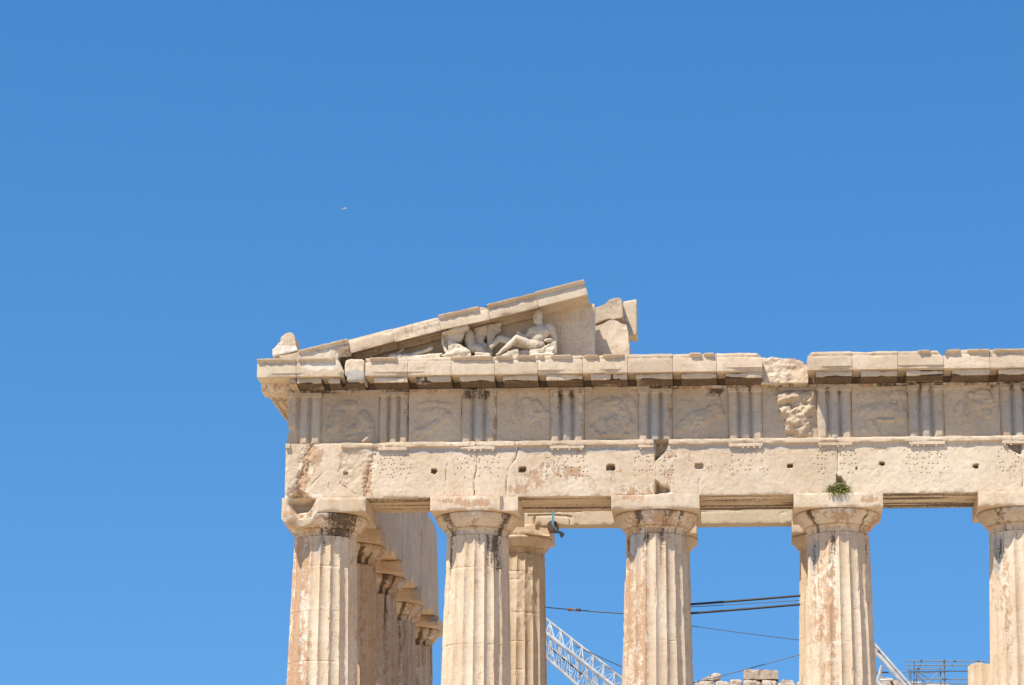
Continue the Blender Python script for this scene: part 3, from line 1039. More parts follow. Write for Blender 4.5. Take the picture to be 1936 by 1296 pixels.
def strip_stain(P):
    o = clean(P)
    o[:, 0] = .16 + .3 * fbm(P, 2.5, 3, 19)
    o[:, 2] = .12
    return o


# taenia strips (broken here and there) and regulae with their pegs
TAEN = [(0.45, 1.45, 1), (1.52, 3.69, 0), (3.71, 4.62, 0), (4.66, 7.94, 0), (8.30, 12.26, 0), (12.28, 16.35, 0), (16.36, 20.8, 0), (-.885, -.78, 2)]
for i, (a, b, kind) in enumerate(TAEN):
    par = ARCH[max(0, min(4, int(np.searchsorted(AX, (a + b) / 2)) - 1))]
    zt = 11.785
    prof = [(YA - .075, 11.664), (YA - .075, zt), (YA + .2, zt), (YA + .2, 11.664)]

    def post(P, pr, dc, ss, kind=kind, i=i):
        m = pr[:, 0] < YA + .02
        n = fbm(np.stack([ss, 0 * ss, 0 * ss], -1), 2.2, 3, 200 + i)
        back = (0.05 if kind == 1 else 0.012) * np.clip(n + .15, 0, 1)
        P[:, m, 1] += back[:, None]
        drop = (0.05 if kind == 1 else 0.02) * np.clip(fbm(np.stack([ss, 0 * ss, 0 * ss], -1), 3.0, 3, 300 + i), 0, 1)
        t = pr[:, 1] > 11.75
        P[:, t, 2] -= drop[:, None]
        return P
    sweep('taenia', par, prof, a, b, res=.03, chip=.022, seed=60 + i, post=post, S=strip_stain)
for i, (a, b) in enumerate(TRI[1:10]):
    par = ARCH[max(0, min(4, int(np.searchsorted(AX, (a + b) / 2)) - 1))]
    a2, b2 = a + .01, b - .01
    if i == 3:
        b2 = 7.94
    prof = [(YA - .07, 11.585), (YA - .07, 11.662), (YA + .1, 11.662), (YA + .1, 11.585)]
    mb = MB()
    for k in range(6):
        if _r3.random() < 0.3 or (i in (0,)):
            continue
        x = a + (b - a) * (k + .5) / 6
        if x > b2:
            continue
        mb.tube([(x, YA - .035, 11.588), (x, YA - .035, 11.55)], [.026, .032], 8)
    sweep('regula', par, prof, a2, b2, res=.04, chip=.012, seed=80 + i, extra=mb, S=strip_stain)

# ------------------------------------------------------------------ frieze
ZF0, ZF1 = 11.79, 13.06
YT = -0.885


def trig_depth(a, b, flat=False, seed=0):
    w = (b - a)

    def D(X, Z):
        t = (X - a) / w
        d = np.zeros_like(X)
        gw = 0.095
        gdep = 0.105
        for c in (1 / 3 + 0.0, 2 / 3):
            d = np.maximum(d, gdep * np.clip(1 - np.abs(t - c) / gw, 0, 1))
        for c in (0.0, 1.0):
            d = np.maximum(d, gdep * 0.8 * np.clip(1 - np.abs(t - c) / (gw * 0.85), 0, 1))
        P = np.stack([X, 0 * X, Z], -1)
        n = fbm(P, 5, 3, seed)
        lim = sstep(12.945, 12.925, Z)
        d = d * lim - 0.022 * (1 - lim)
        d = d + 0.03 * np.clip(fbm(P, (3, 3, 2), 3, seed + 1) - .25, 0, 1) + .006 * n
        d = d + 0.03 * sstep(ZF0 + .10, ZF0 + .0, Z) * np.clip(n + .1, 0, 1)
        if seed == 500:       # corner triglyph: lower left lost
            d = d + 0.07 * sstep(0, .08, poly_sd(X, Z, xz([(540, 805), (562, 808), (563, 850), (540, 850)], YT)) + .02 * n)
        if seed == 501:
            d = d + 0.05 * sstep(0, .05, poly_sd(X, Z, xz([(762, 734), (776, 734), (776, 840), (768, 840)], YT)) + .02 * n)
        return d
    return D


def trig_xs(a, b):
    t = np.unique(np.concatenate([np.linspace(0, 1, 27), [1 / 3 - .095, 1 / 3, 1 / 3 + .095, 2 / 3 - .095, 2 / 3, 2 / 3 + .095, .08, .92]]))
    return a + (b - a) * t


for i, (a, b) in enumerate(TRI):
    if a > 20.9:
        continue
    zs = np.unique(np.concatenate([np.linspace(ZF0, ZF1, 40), [12.925, 12.945]]))
    left = None
    if i == 0:
        def left(Z):
            return -.885 + 0.05 * np.exp(-((Z - 12.12) / .09) ** 2) + .02 * np.exp(-((Z - 12.3) / .1) ** 2)
    hf_block('triglyph', temple, a + .003, b - .003, ZF0, ZF1, YT, -.40, D=trig_depth(a, b, seed=500 + i), xs=trig_xs(a + .003, b - .003), zs=zs, mat=FRIEZE, chip=.014, seed=90 + i, left=left)

# worn reliefs on the metopes: (capsule chains in photo pixels, radius px, relief m)
def zc3(X, Y):
    return (480 + X / 3.8125, 660 + Y / 3.8125)


def zc4(X, Y):
    return (860 + X / 3.812, 660 + Y / 3.812)


def zc5(X, Y):
    return (1240 + X / 3.811, 640 + Y / 3.811)


def zc6(X, Y):
    return (1560 + X / 3.811, 640 + Y / 3.811)


RELIEF = [
    (zc3, [([(560, 520), (600, 430), (650, 400), (720, 405)], 26, .07), ([(620, 470), (600, 545), (560, 580)], 30, .10), ([(790, 480), (830, 540), (835, 610), (800, 640)], 34, .10), ([(700, 590), (760, 560), (790, 520)], 30, .07),
           ([(560, 600), (540, 650)], 16, .04), ([(800, 660), (830, 640)], 26, .12), ([(690, 640), (740, 620)], 18, .08)]),
    (zc3, [([(1200, 405), (1290, 395), (1400, 405)], 16, .05), ([(1250, 470), (1320, 450), (1390, 490)], 38, .06), ([(1340, 520), (1260, 580), (1180, 600)], 24, .06), ([(1330, 430), (1260, 470)], 14, .08), ([(1240, 600), (1190, 640)], 14, .05)]),
    (zc4, [([(480, 420), (520, 400), (560, 440), (520, 490), (470, 470)], 48, .06), ([(590, 380), (620, 430), (640, 470)], 16, .07), ([(575, 500), (600, 470), (655, 465)], 20, .09), ([(605, 480), (605, 570)], 14, .06), ([(580, 520), (560, 560)], 14, .05)]),
    (zc4, [([(1000, 420), (1040, 400), (1060, 440), (1010, 460)], 46, .06), ([(1110, 390), (1170, 400), (1220, 460), (1230, 540)], 42, .09), ([(1250, 370), (1280, 420)], 30, .06), ([(1060, 520), (1110, 590)], 24, .07), ([(1150, 520), (1180, 590)], 44, .08),
           ([(1075, 618), (1160, 612), (1240, 618)], 12, .08), ([(990, 570), (1040, 630)], 16, .05)]),
    (zc5, [([(410, 420), (430, 450), (430, 520)], 34, .08), ([(430, 520), (370, 560), (260, 590)], 52, .08), ([(240, 590), (200, 620), (170, 655)], 26, .07), ([(300, 620), (290, 680)], 16, .06), ([(440, 560), (480, 550)], 20, .06), ([(340, 600), (300, 640)], 14, .08),
           ([(460, 440), (470, 540)], 8, .05), ([(190, 455), (260, 470)], 12, .03)]),
    None,
    (zc6, [([(240, 400), (330, 390), (420, 440)], 50, .05), ([(290, 530), (400, 510), (500, 520), (550, 560)], 44, .08), ([(500, 400), (560, 410)], 30, .07), ([(540, 430), (550, 540)], 14, .06), ([(380, 590), (470, 595), (560, 575)], 12, .09), ([(270, 560), (275, 660)], 16, .06),
           ([(330, 600), (380, 680)], 16, .06)]),
    (zc6, [([(1110, 420), (1150, 410), (1170, 450), (1120, 470)], 44, .08), ([(1050, 400), (1030, 480), (1010, 570)], 16, .08), ([(980, 470), (950, 540)], 22, .05), ([(1130, 520), (1180, 545)], 26, .05)]),
]


def metope_depth(i, a, b):
    item = RELIEF[i] if i < len(RELIEF) else None
    chains = []
    if item:
        f, ch = item
        for pts, r, h in ch:
            chains.append((xz([f(*p) for p in pts], -.80), r / 3.81 / 78.0, h))
    poly5 = xz([(1462, 748), (1478, 740), (1539, 739), (1543, 768), (1538, 800), (1535, 827), (1484, 827), (1472, 780)], -.80)

    def D(X, Z):
        P = np.stack([X, 0 * X, Z], -1)
        n = fbm(P, 7, 3, 700 + i)
        h = np.zeros_like(X)
        for pts, r, am in chains:
            sd = seg_dist(X + .012 * n, Z + .012 * n, pts)
            k = np.clip(1 - (sd / (r * 1.15)) ** 2, 0, 1)
            h = np.maximum(h, 0.72 * am * k ** .45 * (0.8 + 0.45 * n + .25 * fbm(P, 18, 2, 750 + i)))
        if i == 5:
            sd = poly_sd(X + .03 * n, Z + .03 * n, poly5)
            w = sstep(-.02, .07, sd)
            big = fbm(P, (2.6, 1, 3.6), 4, 911)
            ridged = 1 - np.abs(fbm(P, (3.4, 1, 4.2), 3, 77)) * 1.5
            # two bodies locked together, badly broken
            body = np.zeros_like(X)
            for pts, r, am in ((xz([(1478, 755), (1505, 748), (1532, 752)], -.8), .16, .10), (xz([(1485, 780), (1500, 800), (1522, 803)], -.8), .15, .13), (xz([(1530, 775), (1520, 790), (1505, 780)], -.8), .10, .12),
                               (xz([(1490, 815), (1515, 812)], -.8), .10, .08)):
                k = np.clip(1 - (seg_dist(X + .05 * n, Z + .05 * n, pts) / r) ** 2, 0, 1)
                body = np.maximum(body, am * np.sqrt(k))
            h = w * (0.035 + .72 * body + 0.06 * big + 0.05 * ridged + 0.025 * n + .02 * fbm(P, 15, 2, 4))
        d = -h + .008 * n
        band = sstep(12.955, 12.965, Z)
        d = np.where(band > .5, -0.03 + .004 * n, d)
        return d
    return D


MET = []
for i in range(10):
    a, b = TRI[i][1], TRI[i + 1][0]
    if a > 20:
        break
    MET.append((a, b))


def met_stain(P):
    o = facade_stain_shade(P)
    m = (P[:, 2] > 12.95)
    n = fbm(P[m], (2.0, 1, 5), 3, 62)
    o[m, 0] += 0.20 + .2 * n
    o[m, 1] += .25 * np.clip(n, 0, 1)
    return o


for i, (a, b) in enumerate(MET):
    zs = np.unique(np.concatenate([np.arange(ZF0, 12.95, .024), [12.955, 12.965], np.linspace(12.98, ZF1, 4)]))
    hf_block('metope', temple, a + .002, b - .002, ZF0, ZF1, -.80, -.40, D=metope_depth(i, a, b), S=met_stain, res=.024, zs=zs, mat=FRIEZE, chip=.006, seed=110 + i)
# course behind the frieze
mb = MB()
mb.box((-.80, -.395, 11.668), (20.85, .885, 13.085))
mb.build('frieze_backer', MARBLE, temple)
# band crowning the frieze
for i, (a, b) in enumerate(((-.90, 3.7), (3.71, 8.4), (8.41, 10.5), (10.51, 11.62), (11.63, 16.5), (16.51, 20.85))):
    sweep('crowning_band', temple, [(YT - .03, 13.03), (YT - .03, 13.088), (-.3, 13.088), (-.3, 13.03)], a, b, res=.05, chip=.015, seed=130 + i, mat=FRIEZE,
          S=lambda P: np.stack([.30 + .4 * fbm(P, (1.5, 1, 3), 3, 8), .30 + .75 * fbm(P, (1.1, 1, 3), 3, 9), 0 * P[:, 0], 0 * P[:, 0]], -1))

# ------------------------------------------------------------------ cornice
YC = -1.53
JX = [-1.535, -0.59, 0.57, 1.08, 2.10, 3.145, 4.185, 5.22, 6.28, 7.35, 8.42, 9.46, 10.54, 11.60, 12.65, 13.71, 14.79, 15.86, 16.92, 18.0, 19.06, 20.1]


def cornice_stain_shade(seed):
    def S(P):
        o = facade_stain_shade(P)
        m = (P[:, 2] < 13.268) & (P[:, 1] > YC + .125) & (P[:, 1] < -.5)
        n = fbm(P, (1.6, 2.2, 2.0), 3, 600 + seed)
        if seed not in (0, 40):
            o[m, 1] += np.clip(1.0 + 0.5 * n[m], 0, 1)  # soffit crust, painted heavier to deepen the shade under the eaves
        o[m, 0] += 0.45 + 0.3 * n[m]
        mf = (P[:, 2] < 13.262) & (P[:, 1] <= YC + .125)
        o[mf, 3] += .15 + .4 * n[mf]  # mutule fronts greyed, their shade below the corona put into the colour
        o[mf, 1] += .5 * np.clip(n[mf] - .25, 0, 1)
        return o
    return S


# per block: (moulding kept between these fractions, top drop left, top drop right, stain of new marble, corner chips)
random.seed(11)
CINFO = {
    0: dict(keep=[(0, 1)], white=.05), 1: dict(keep=[(0, .82)], white=.22),
    3: dict(keep=[(.12, .74)]), 4: dict(keep=[], low=True), 5: dict(keep=[(.02, .98)]), 6: dict(keep=[(.03, .36), (.48, .95)]), 7: dict(keep=[(.0, .12), (.3, .72)]),
    8: dict(keep=[(.08, .38), (.5, .95)]), 9: dict(keep=[]), 10: dict(keep=[(.36, .62), (.7, .96)]), 11: dict(keep=[]), 13: dict(keep=[]), 14: dict(keep=[]), 15: dict(keep=[(.46, .72)]),
    16: dict(keep=[(.03, .32), (.5, .98)]), 17: dict(keep=[(.1, .9)]), 18: dict(keep=[(.1, .9)]), 19: dict(keep=[(.1, .9)]), 20: dict(keep=[(.1, .9)])}


def bump_mask(t, keep, w=.03):
    m = np.zeros_like(t)
    for a, b in keep:
        m = np.maximum(m, sstep(a - w, a + w, t) * (1 - sstep(b - w, b + w, t)))
    return m


def cornice_block(i, x0, x1):
    inf = CINFO.get(i, {})
    keep = inf.get('keep', [(0, 1)])
    ztop = 13.725
    prof = [(YC, 13.278), (YC, 13.612), (YC + .012, 13.622), (YC - .005, 13.662), (YC - .072, 13.690), (YC - .076, ztop), (-.2, ztop), (-.2, 13.095), (-.86, 13.095), (-.90, 13.272), (YC + .085, 13.268), (YC + .075, 13.29), (YC + .055, 13.275)]

    def post(P, pr, dc, ss):
        t = (ss - ss[0]) / (ss[-1] - ss[0])
        n = fbm(np.stack([ss, 0 * ss + i, 0 * ss], -1), 2.5, 4, 400 + i)
        nf = fbm(np.stack([ss, 0 * ss + i * 2.1, 0 * ss], -1), 9.0, 3, 440 + i)
        m = bump_mask(t + .05 * n + .02 * nf, keep)
        mould = (pr[:, 1] > 13.615) & (pr[:, 0] < -1.0)
        P[:, mould, 1] += (.016 * np.clip(nf + .3, 0, 1))[:, None]
        # where the moulding is lost the face runs on to a rough top
        P[:, mould, 1] = np.where(m[:, None] > 0.5, P[:, mould, 1], np.maximum(P[:, mould, 1], YC + 0.012 + .03 * np.clip(n, 0, 1)[:, None] + 0.25 * np.clip(P[:, mould, 2] - 13.68, 0, 1)))
        n2 = fbm(np.stack([ss, 0 * ss + i * 3.3, 0 * ss], -1), 1.5, 4, 450 + i)
        drop = np.where(m > .5, .008, .035 * np.clip(n2 + .2, 0, 1)) + .008 * n
        front = (pr[:, 1] > 13.70)
        fall = np.clip(1 - (pr[front, 0] - YC) / .35, 0, 1)
        P[:, front, 2] -= drop[:, None] * fall[None]
        fz = pr[:, 0] < -.8
        cutz = lambda c: P.__setitem__((slice(None), fz, 2), np.minimum(P[:, fz, 2], (ztop - c)[:, None]))
        if i == 11:
            cutz(0.10 * sstep(.84, 1.0, t))
        if i == 13:
            cutz(0.11 * sstep(.12, 0.0, t))
        if i == 15:
            cutz(0.16 * sstep(.84, 1.0, t))
        if i == 16:
            cutz(0.13 * sstep(.08, 0.0, t))
        if i in (1,):     # right end of the patched block slants down, dark gap above
            cutz(0.04 * sstep(.82, .86, t) + 0.27 * sstep(.86, 1.02, t))
        if inf.get('low'):
            low = (pr[:, 1] < 13.45) & (pr[:, 0] < YC + .02)
            P[:, low, 1] += (.02 * np.clip(n, 0, 1))[:, None]
        # broken lower arris
        low = (pr[:, 1] < 13.34) & (pr[:, 0] < YC + .03)
        br = np.clip(fbm(np.stack([ss, 0 * ss + i * 1.7, 0 * ss], -1), 1.3, 3, 470 + i) - .15, 0, 1)
        if i in (3, 8, 11):
            br = br + .6 * sstep(.55, .9, t) if i != 8 else br + .5 * sstep(.3, .6, t) * sstep(.95, .7, t)
        P[:, low, 1] += (0.05 * br)[:, None]
        P[:, low, 2] += (0.05 * br)[:, None]
        return P
    base = cornice_stain_shade(i)

    def S(P):
        o = base(P)
        if inf.get('white'):
            o[:, 2] += inf['white']
        return o
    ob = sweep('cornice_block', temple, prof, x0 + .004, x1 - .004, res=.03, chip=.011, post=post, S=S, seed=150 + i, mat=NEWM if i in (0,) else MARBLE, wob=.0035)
    return ob


def mutule(par, x0, x1, i, broken=0.0):
    prof = [(YC + .065, 13.135), (YC + .06, 13.262), (-.905, 13.262), (-.90, 13.092)]

    def post(P, pr, dc, ss):
        n = fbm(np.stack([ss, 0 * ss + i, 0 * ss], -1), 2.8, 3, 800 + i)
        f = pr[:, 0] < YC + .12
        P[:, f, 1] += (.012 + (0.05 + broken) * np.clip(n, 0, 1))[:, None]
        lo = (pr[:, 1] < 13.16) & f
        P[:, lo, 2] += (.05 * np.clip(n - .1, 0, 1))[:, None]
        return P
    base = cornice_stain_shade(i + 40)

    def S(P):
        o = base(P)
        return o
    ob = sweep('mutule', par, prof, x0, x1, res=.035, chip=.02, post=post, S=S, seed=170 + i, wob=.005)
    return ob


for i in range(len(JX) - 1):
    x0, x1 = JX[i], JX[i + 1]
    if i == 12:
        continue
    if i == 0:
        x0 = -1.535
    if i == 2:       # a narrower rough block with a grey split below
        poly = [(x0 + .005, 13.31), (x0 + .0, 13.56), (x0 + .04, 13.68), (x0 + .16, 13.72), (x1 - .06, 13.70), (x1 - .005, 13.64), (x1 - .005, 13.16), (x0 + .06, 13.16), (x0 + .08, 13.28)]

        def S2(P):
            o = facade_stain_shade(P)
            g = (P[:, 2] < 13.42 + .03 * fbm(P, 5, 2, 3)) & (P[:, 1] < -1.0)
            o[g, 3] += .8
            return o
        cb = rock('cornice_block', temple, poly, YC + .01, -.2, size=.03, amp=.02, seed=5, S=S2)
        mutule(cb, x0 + .02, x1 - .06, 2, .1)
        continue
    cb = cornice_block(i, x0, x1)
    if i == 0:
        mutule(cb, -.76, x1 - .003, i)
    elif i == 1:
        mutule(cb, x0 + .02, 0.02, i)
        mutule(cb, .19, x1 - .1, 30, .05)
    else:
        mutule(cb, x0 + .20, x1 - .008, i, .06 if i in (3, 8) else 0)
# the broken stone in the gap of the cornice
gp = xz([(1438, 681), (1462, 679), (1478, 682), (1500, 681), (1516, 685), (1527, 694), (1529, 729), (1438, 730)], -.85)
gb = rock('cornice_block', temple, gp, -1.08, -.2, size=.025, amp=.06, freq=5.0, seed=9, smooth=1, S=lambda P: np.stack([.12 + .2 * fbm(P, 2, 2, 4), 0 * P[:, 0], .02 + .3 * fbm(P, 3, 3, 6), 0 * P[:, 0]], -1))
gb['label'] = 'rough broken cornice stone, its whole front lost'
mutule_stub = sweep('mutule', gb, [(-1.02, 13.13), (-1.02, 13.25), (-.88, 13.25), (-.88, 13.13)], 10.56, 11.02, res=.04, chip=.02, seed=3)

# south cornice, seen from underneath at the corner
fl = lambda V: np.stack([V[:, 1], V[:, 0], V[:, 2]], -1)
ys = [-.19, 2.6, 5.4, 8.2, 11.0, 13.8, 16.4]
sprof = [(YC, 13.278), (YC, 13.60), (YC - .05, 13.655), (YC - .055, 13.72), (-.2, 13.72), (-.2, 13.135), (-.86, 13.135), (-.90, 13.272), (YC + .085, 13.268)]


def soff(P):
    o = clean(P)
    n = fbm(P, (3, 1.5, 2), 3, 77)
    o[:, 0] = .30 + .35 * n
    o[:, 1] = .05 + .5 * np.clip(n, 0, 1)
    return o


for a, b in zip(ys[:-1], ys[1:]):
    cb = sweep('cornice_block', temple, sprof, a + .004, b - .004, frame=fl, res=.12, chip=.02, S=clean, seed=int(a * 10) % 90 + 1)
    k0 = a + .25 if a > 0 else -.72
    for k in range(int((b - k0) / 1.06)):
        y0 = k0 + k * 1.06
        mp = [(YC + .06, 13.135), (YC + .06, 13.262), (-.905, 13.262), (-.90, 13.13)]
        mb = MB()
        if y0 < 6:
            for gx in (-1.38, -1.2, -1.02):
                for q in range(6):
                    mb.tube([(gx, y0 + .07 + q * .14, 13.14), (gx, y0 + .07 + q * .14, 13.092)], [.028, .034], 8)
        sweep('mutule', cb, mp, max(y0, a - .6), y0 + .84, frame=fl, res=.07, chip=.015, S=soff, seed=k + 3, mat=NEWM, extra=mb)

# ------------------------------------------------------------------ south flank entablature (inner face shows)
outl = [(16.3, 10.43), (17.1, 10.43)]
e1 = [at_x(u, v, .885) for u, v in ((806, 975), (818, 1010), (825, 1060), (826, 1100), (824, 1150))]
FB = [-.0, FY[0], FY[1], FY[2], FY[3] + .55]


def flank_block(y0, y1, seed, last=False):
    prof = [(-.80, 10.44), (.885, 10.44), (.885, 13.09), (-.80, 13.09)]
    prof = [(a, b) for a, b in prof]

    def post(P, pr, dc, ss):
        if last:
            # ragged, sloping broken end
            zz = P[..., 2]
            lim = np.interp(zz, [10.4, 10.9, 11.5, 12.2, 13.1], [1.0, .96, .93, .86, .74])
            lim = y0 + (y1 - y0) * (lim + .045 * fbm(P * np.array([0, .6, 1.0]), 2.6, 4, 9))
            P[..., 0] = np.minimum(P[..., 0], lim)
        P[..., 1] -= .02 * np.clip(fbm(P, 1.2, 3, seed) - .2, 0, 1)
        return P

    def S(P):
        o = clean(P)
        n = fbm(P, (1.2, 1.2, 2.5), 4, 55)
        o[:, 3] = .18 + .4 * n
        o[:, 0] = .05 * n
        return o
    sweep('architrave_block', temple, prof, y0 + .006, y1 - .006, frame=fl, res=.09, chip=.03, S=S, seed=seed, post=post, mat=INNER)


flank_block(.89, FB[1], 301)
flank_block(FB[1], FB[2], 302)
flank_block(FB[2], FB[3], 303)
flank_block(FB[3], FB[4], 304, True)

# ------------------------------------------------------------------ pediment
YTY = -0.74
typ = [((640, 690), (745, 690), (745, 655), (640, 685)), ((745, 690), (845, 690), (845, 628), (745, 655)), ((845, 690), (930, 690), (930, 604), (845, 628)),
       ((930, 690), (1060, 690), (1060, 566), (930, 604)), ((1060, 690), (1124, 690), (1124, 575), (1104, 574), (1104, 553), (1060, 566))]
for i, t in enumerate(typ):
    p = xz(t, YTY)
    x0, x1 = p[:, 0].min() + .004, p[:, 0].max() - .004
    order = np.argsort(p[2:, 0])
    tp = p[2:][order]
    zb = 13.727

    def topf(X, tp=tp):
        return np.interp(X, tp[:, 0], tp[:, 1]) - .0

    def S(P, i=i):
        o = clean(P)
        n = fbm(P * np.array([5, 5, .6]), 1.0, 3, 33)
        o[:, 0] = .16 + .22 * n
        o[:, 3] = .12 + .3 * fbm(P, .8, 2, 8)
        # the old dark runs on the slab behind the seated figure
        xx = at(1080, 640, YTY)[0]
        o[:, 1] += .75 * np.exp(-((P[:, 0] - xx) / .03) ** 2) * sstep(13.75, 14.3, P[:, 2]) * (.5 + .6 * n)
        return o
    hf_block('tympanum_block', temple, x0, x1, zb, tp[:, 1].max(), YTY, -.30, res=.04, top=topf, S=S, seed=210 + i, mat=MARBLE, chip=.012)

# raking cornice: (bottom left, bottom right) of the face in photo pixels, kind
RAK = [dict(bl=(568, 678.5), br=(663, 668.5), kind='sima', seed=1), dict(bl=(663.7, 667.5), br=(746.5, 645), kind='broken', seed=2), dict(bl=(746.8, 646.5), br=(834, 624), kind='rough', seed=3),
       dict(bl=(834, 623.6), br=(926, 604), kind='old', seed=4), dict(bl=(926.6, 603.2), br=(1018, 581.5), kind='old', seed=5), dict(bl=(1018.5, 580), br=(1111, 556.5), kind='new', seed=6)]
for i, r in enumerate(RAK):
    a, b = at(*r['bl'], YC), at(*r['br'], YC)
    if r['kind'] == 'sima':
        d0 = at(1018.5, 580, YC) - at(834, 623.6, YC)
        a = b - (d0 / np.linalg.norm(d0)) * np.linalg.norm(b - a)
    d = b - a
    L = math.hypot(d[0], d[2])
    ex, ez = d[0] / L, d[2] / L
    hh = .250
    prof = [(YC, 0), (YC, hh), (YC + .012, hh + .012), (YC - .004, hh + .056), (YC - .078, hh + .086), (YC - .082, hh + .112), (-.35, hh + .112), (-.35, -.02), (YTY - .10, -.03), (YTY - .12, .06), (YTY - .17, .065), (YTY - .18, .10), (YC + .09, .10), (YC + .075, .03), (YC + .05, .0)]

    def frame(V, a=a, ex=ex, ez=ez):
        s, y, n = V[:, 0], V[:, 1], V[:, 2]
        return np.stack([a[0] + s * ex - n * ez, y, a[2] + s * ez + n * ex], -1)

    def post(P, pr, dc, ss, r=r, hh=hh, i=i):
        t = (ss - ss[0]) / (ss[-1] - ss[0])
        n = fbm(np.stack([ss, 0 * ss + i, 0 * ss], -1), 2.2, 4, 500 + i)
        mould = (pr[:, 1] > hh + .005) & (pr[:, 0] < -1.0)
        nf = fbm(np.stack([ss, 0 * ss + i * 2.1, 0 * ss], -1), 9.0, 3, 540 + i)
        topf = pr[:, 1] > hh + .088
        if r['kind'] in ('broken', 'rough'):
            P[:, mould, 1] = np.maximum(P[:, mould, 1], YC + .02 + .02 * n[:, None] + .4 * np.clip(P[:, mould, 2] - hh - .03, 0, 1))
            P[:, topf, 2] -= (.03 + .03 * n)[:, None]
            if r['kind'] == 'broken':
                P[:, topf, 2] -= (.20 * sstep(.22, 0, t) + .05 * sstep(.4, .1, t))[:, None]
            else:
                P[:, topf, 2] -= (.05 + .03 * sstep(.85, .4, t))[:, None]
                front = (pr[:, 0] < YC + .01) & (pr[:, 1] <= hh + .005)
                nn = fbm(P[:, front], (1.0, 1, 9.0), 3, 44)
                P[:, front, 1] += .02 * nn + .02
        elif r['kind'] == 'old':
            drop = .03 * np.clip(n + .1, 0, 1) + .016 * np.clip(nf + .2, 0, 1)
            P[:, mould, 1] += drop[:, None]
            P[:, topf, 2] -= (.02 * np.clip(n, 0, 1))[:, None]
            if i == 3:
                P[:, mould, 1] = np.where((t > .84)[:, None], np.maximum(P[:, mould, 1], YC + .01), P[:, mould, 1])
                P[:, topf, 2] -= (.05 * sstep(.8, 1., t))[:, None]
        elif r['kind'] == 'sima':
            # lower right of the front broken away
            lowr = (pr[:, 1] < .2) & (pr[:, 0] < -1.3)
            P[:, lowr, 1] += (.25 * sstep(.6, 1.0, t + .1 * n))[:, None] * np.clip(1 - pr[lowr, 1] / .2, 0, 1)[None]
        return P

    def S(P, r=r):
        o = clean(P)
        n = fbm(P, 1.5, 3, 12 + r['seed'])
        o[:, 0] = .12 + .2 * n
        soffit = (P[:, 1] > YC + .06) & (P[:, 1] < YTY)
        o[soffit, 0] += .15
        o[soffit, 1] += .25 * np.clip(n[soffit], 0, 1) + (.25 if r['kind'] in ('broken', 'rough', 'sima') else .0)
        if r['kind'] in ('new',):
            o[:] = 0
        if r['kind'] == 'sima':
            o[:, 2] += .45 * sstep(2.0, .8, P[:, 0]) * (P[:, 1] < -1.2)
        if r['kind'] == 'rough':
            o[:, 0] += .12
            o[:, 1] += .2 * np.clip(fbm(P * np.array([1, 1, 6]), 1.5, 3, 4), 0, 1)
        return o
    if r['kind'] == 'sima':
        L0 = -.0
    else:
        L0 = .001
    sweep('raking_cornice_block', temple, prof, L0, L - .001, frame=frame, res=.035, echip=.25, chip=.02 if r['kind'] != 'new' else .006, post=post, S=S, seed=230 + i, mat=NEWM if r['kind'] == 'new' else MARBLE, wob=.004)
# wedge under the foot of the raking cornice and the corner stone on it
wd = xz([(523, 672), (545, 668), (600, 655), (640, 664), (640, 681), (535, 681)], YC + .02)
rock('raking_cornice_block', temple, wd, YC + .02, -.4, size=.03, amp=.012, seed=31, S=lambda P: np.stack([.1 + 0 * P[:, 0], 0 * P[:, 0], .4 + .4 * fbm(P, 2, 2, 5), 0 * P[:, 0]], -1))
lump = xz([(513.5, 661), (519, 657), (529, 645), (528.5, 641), (533, 636), (538, 631), (545, 628.5), (553, 628.5), (556.5, 634), (563, 663), (514.5, 674)], YC)
ls = rock('corner_stone', temple, lump, YC + .0, -.75, size=.02, amp=.022, freq=6.0, seed=32, smooth=1,
          S=lambda P: np.stack([.08 + 0 * P[:, 0], 0 * P[:, 0], np.where(P[:, 2] < 14.05, .6, .1), np.where(P[:, 2] >= 14.05, .25, 0)], -1))
ls['label'] = 'eroded pale stone stub at the very corner of the pediment'
# backing blocks to the right of the pediment
bk = [([(1121, 581), (1140, 576), (1152, 566), (1170, 561.5), (1177, 566), (1177.5, 600), (1160, 604), (1150, 603), (1122, 613)], .05, .75, .05), ([(1122, 617), (1143, 610), (1150, 605), (1160, 604), (1168, 606), (1174, 611), (1186, 612), (1190, 640), (1191, 690), (1122, 690)], .0, .8, .045),
      ([(1178, 570), (1204, 565.5), (1205, 635), (1187, 633), (1186, 612), (1178, 606)], .60, 1.25, .012)]
for i, (p, y0, y1, am) in enumerate(bk):
    rock('backing_block', temple, xz(p, y0), y0, y1, size=.028, amp=am * .45, freq=3.5, seed=41 + i, smooth=1, mat=NEWM if i == 2 else MARBLE,
         S=lambda P: np.stack([.22 * np.clip(fbm(P * np.array([6, 6, .7]), 1., 3, 5), 0, 1) + .1, .25 * np.clip(fbm(P * np.array([7, 7, .8]), 1., 3, 15) - .3, 0, 1), 0 * P[:, 0], 0 * P[:, 0]], -1))

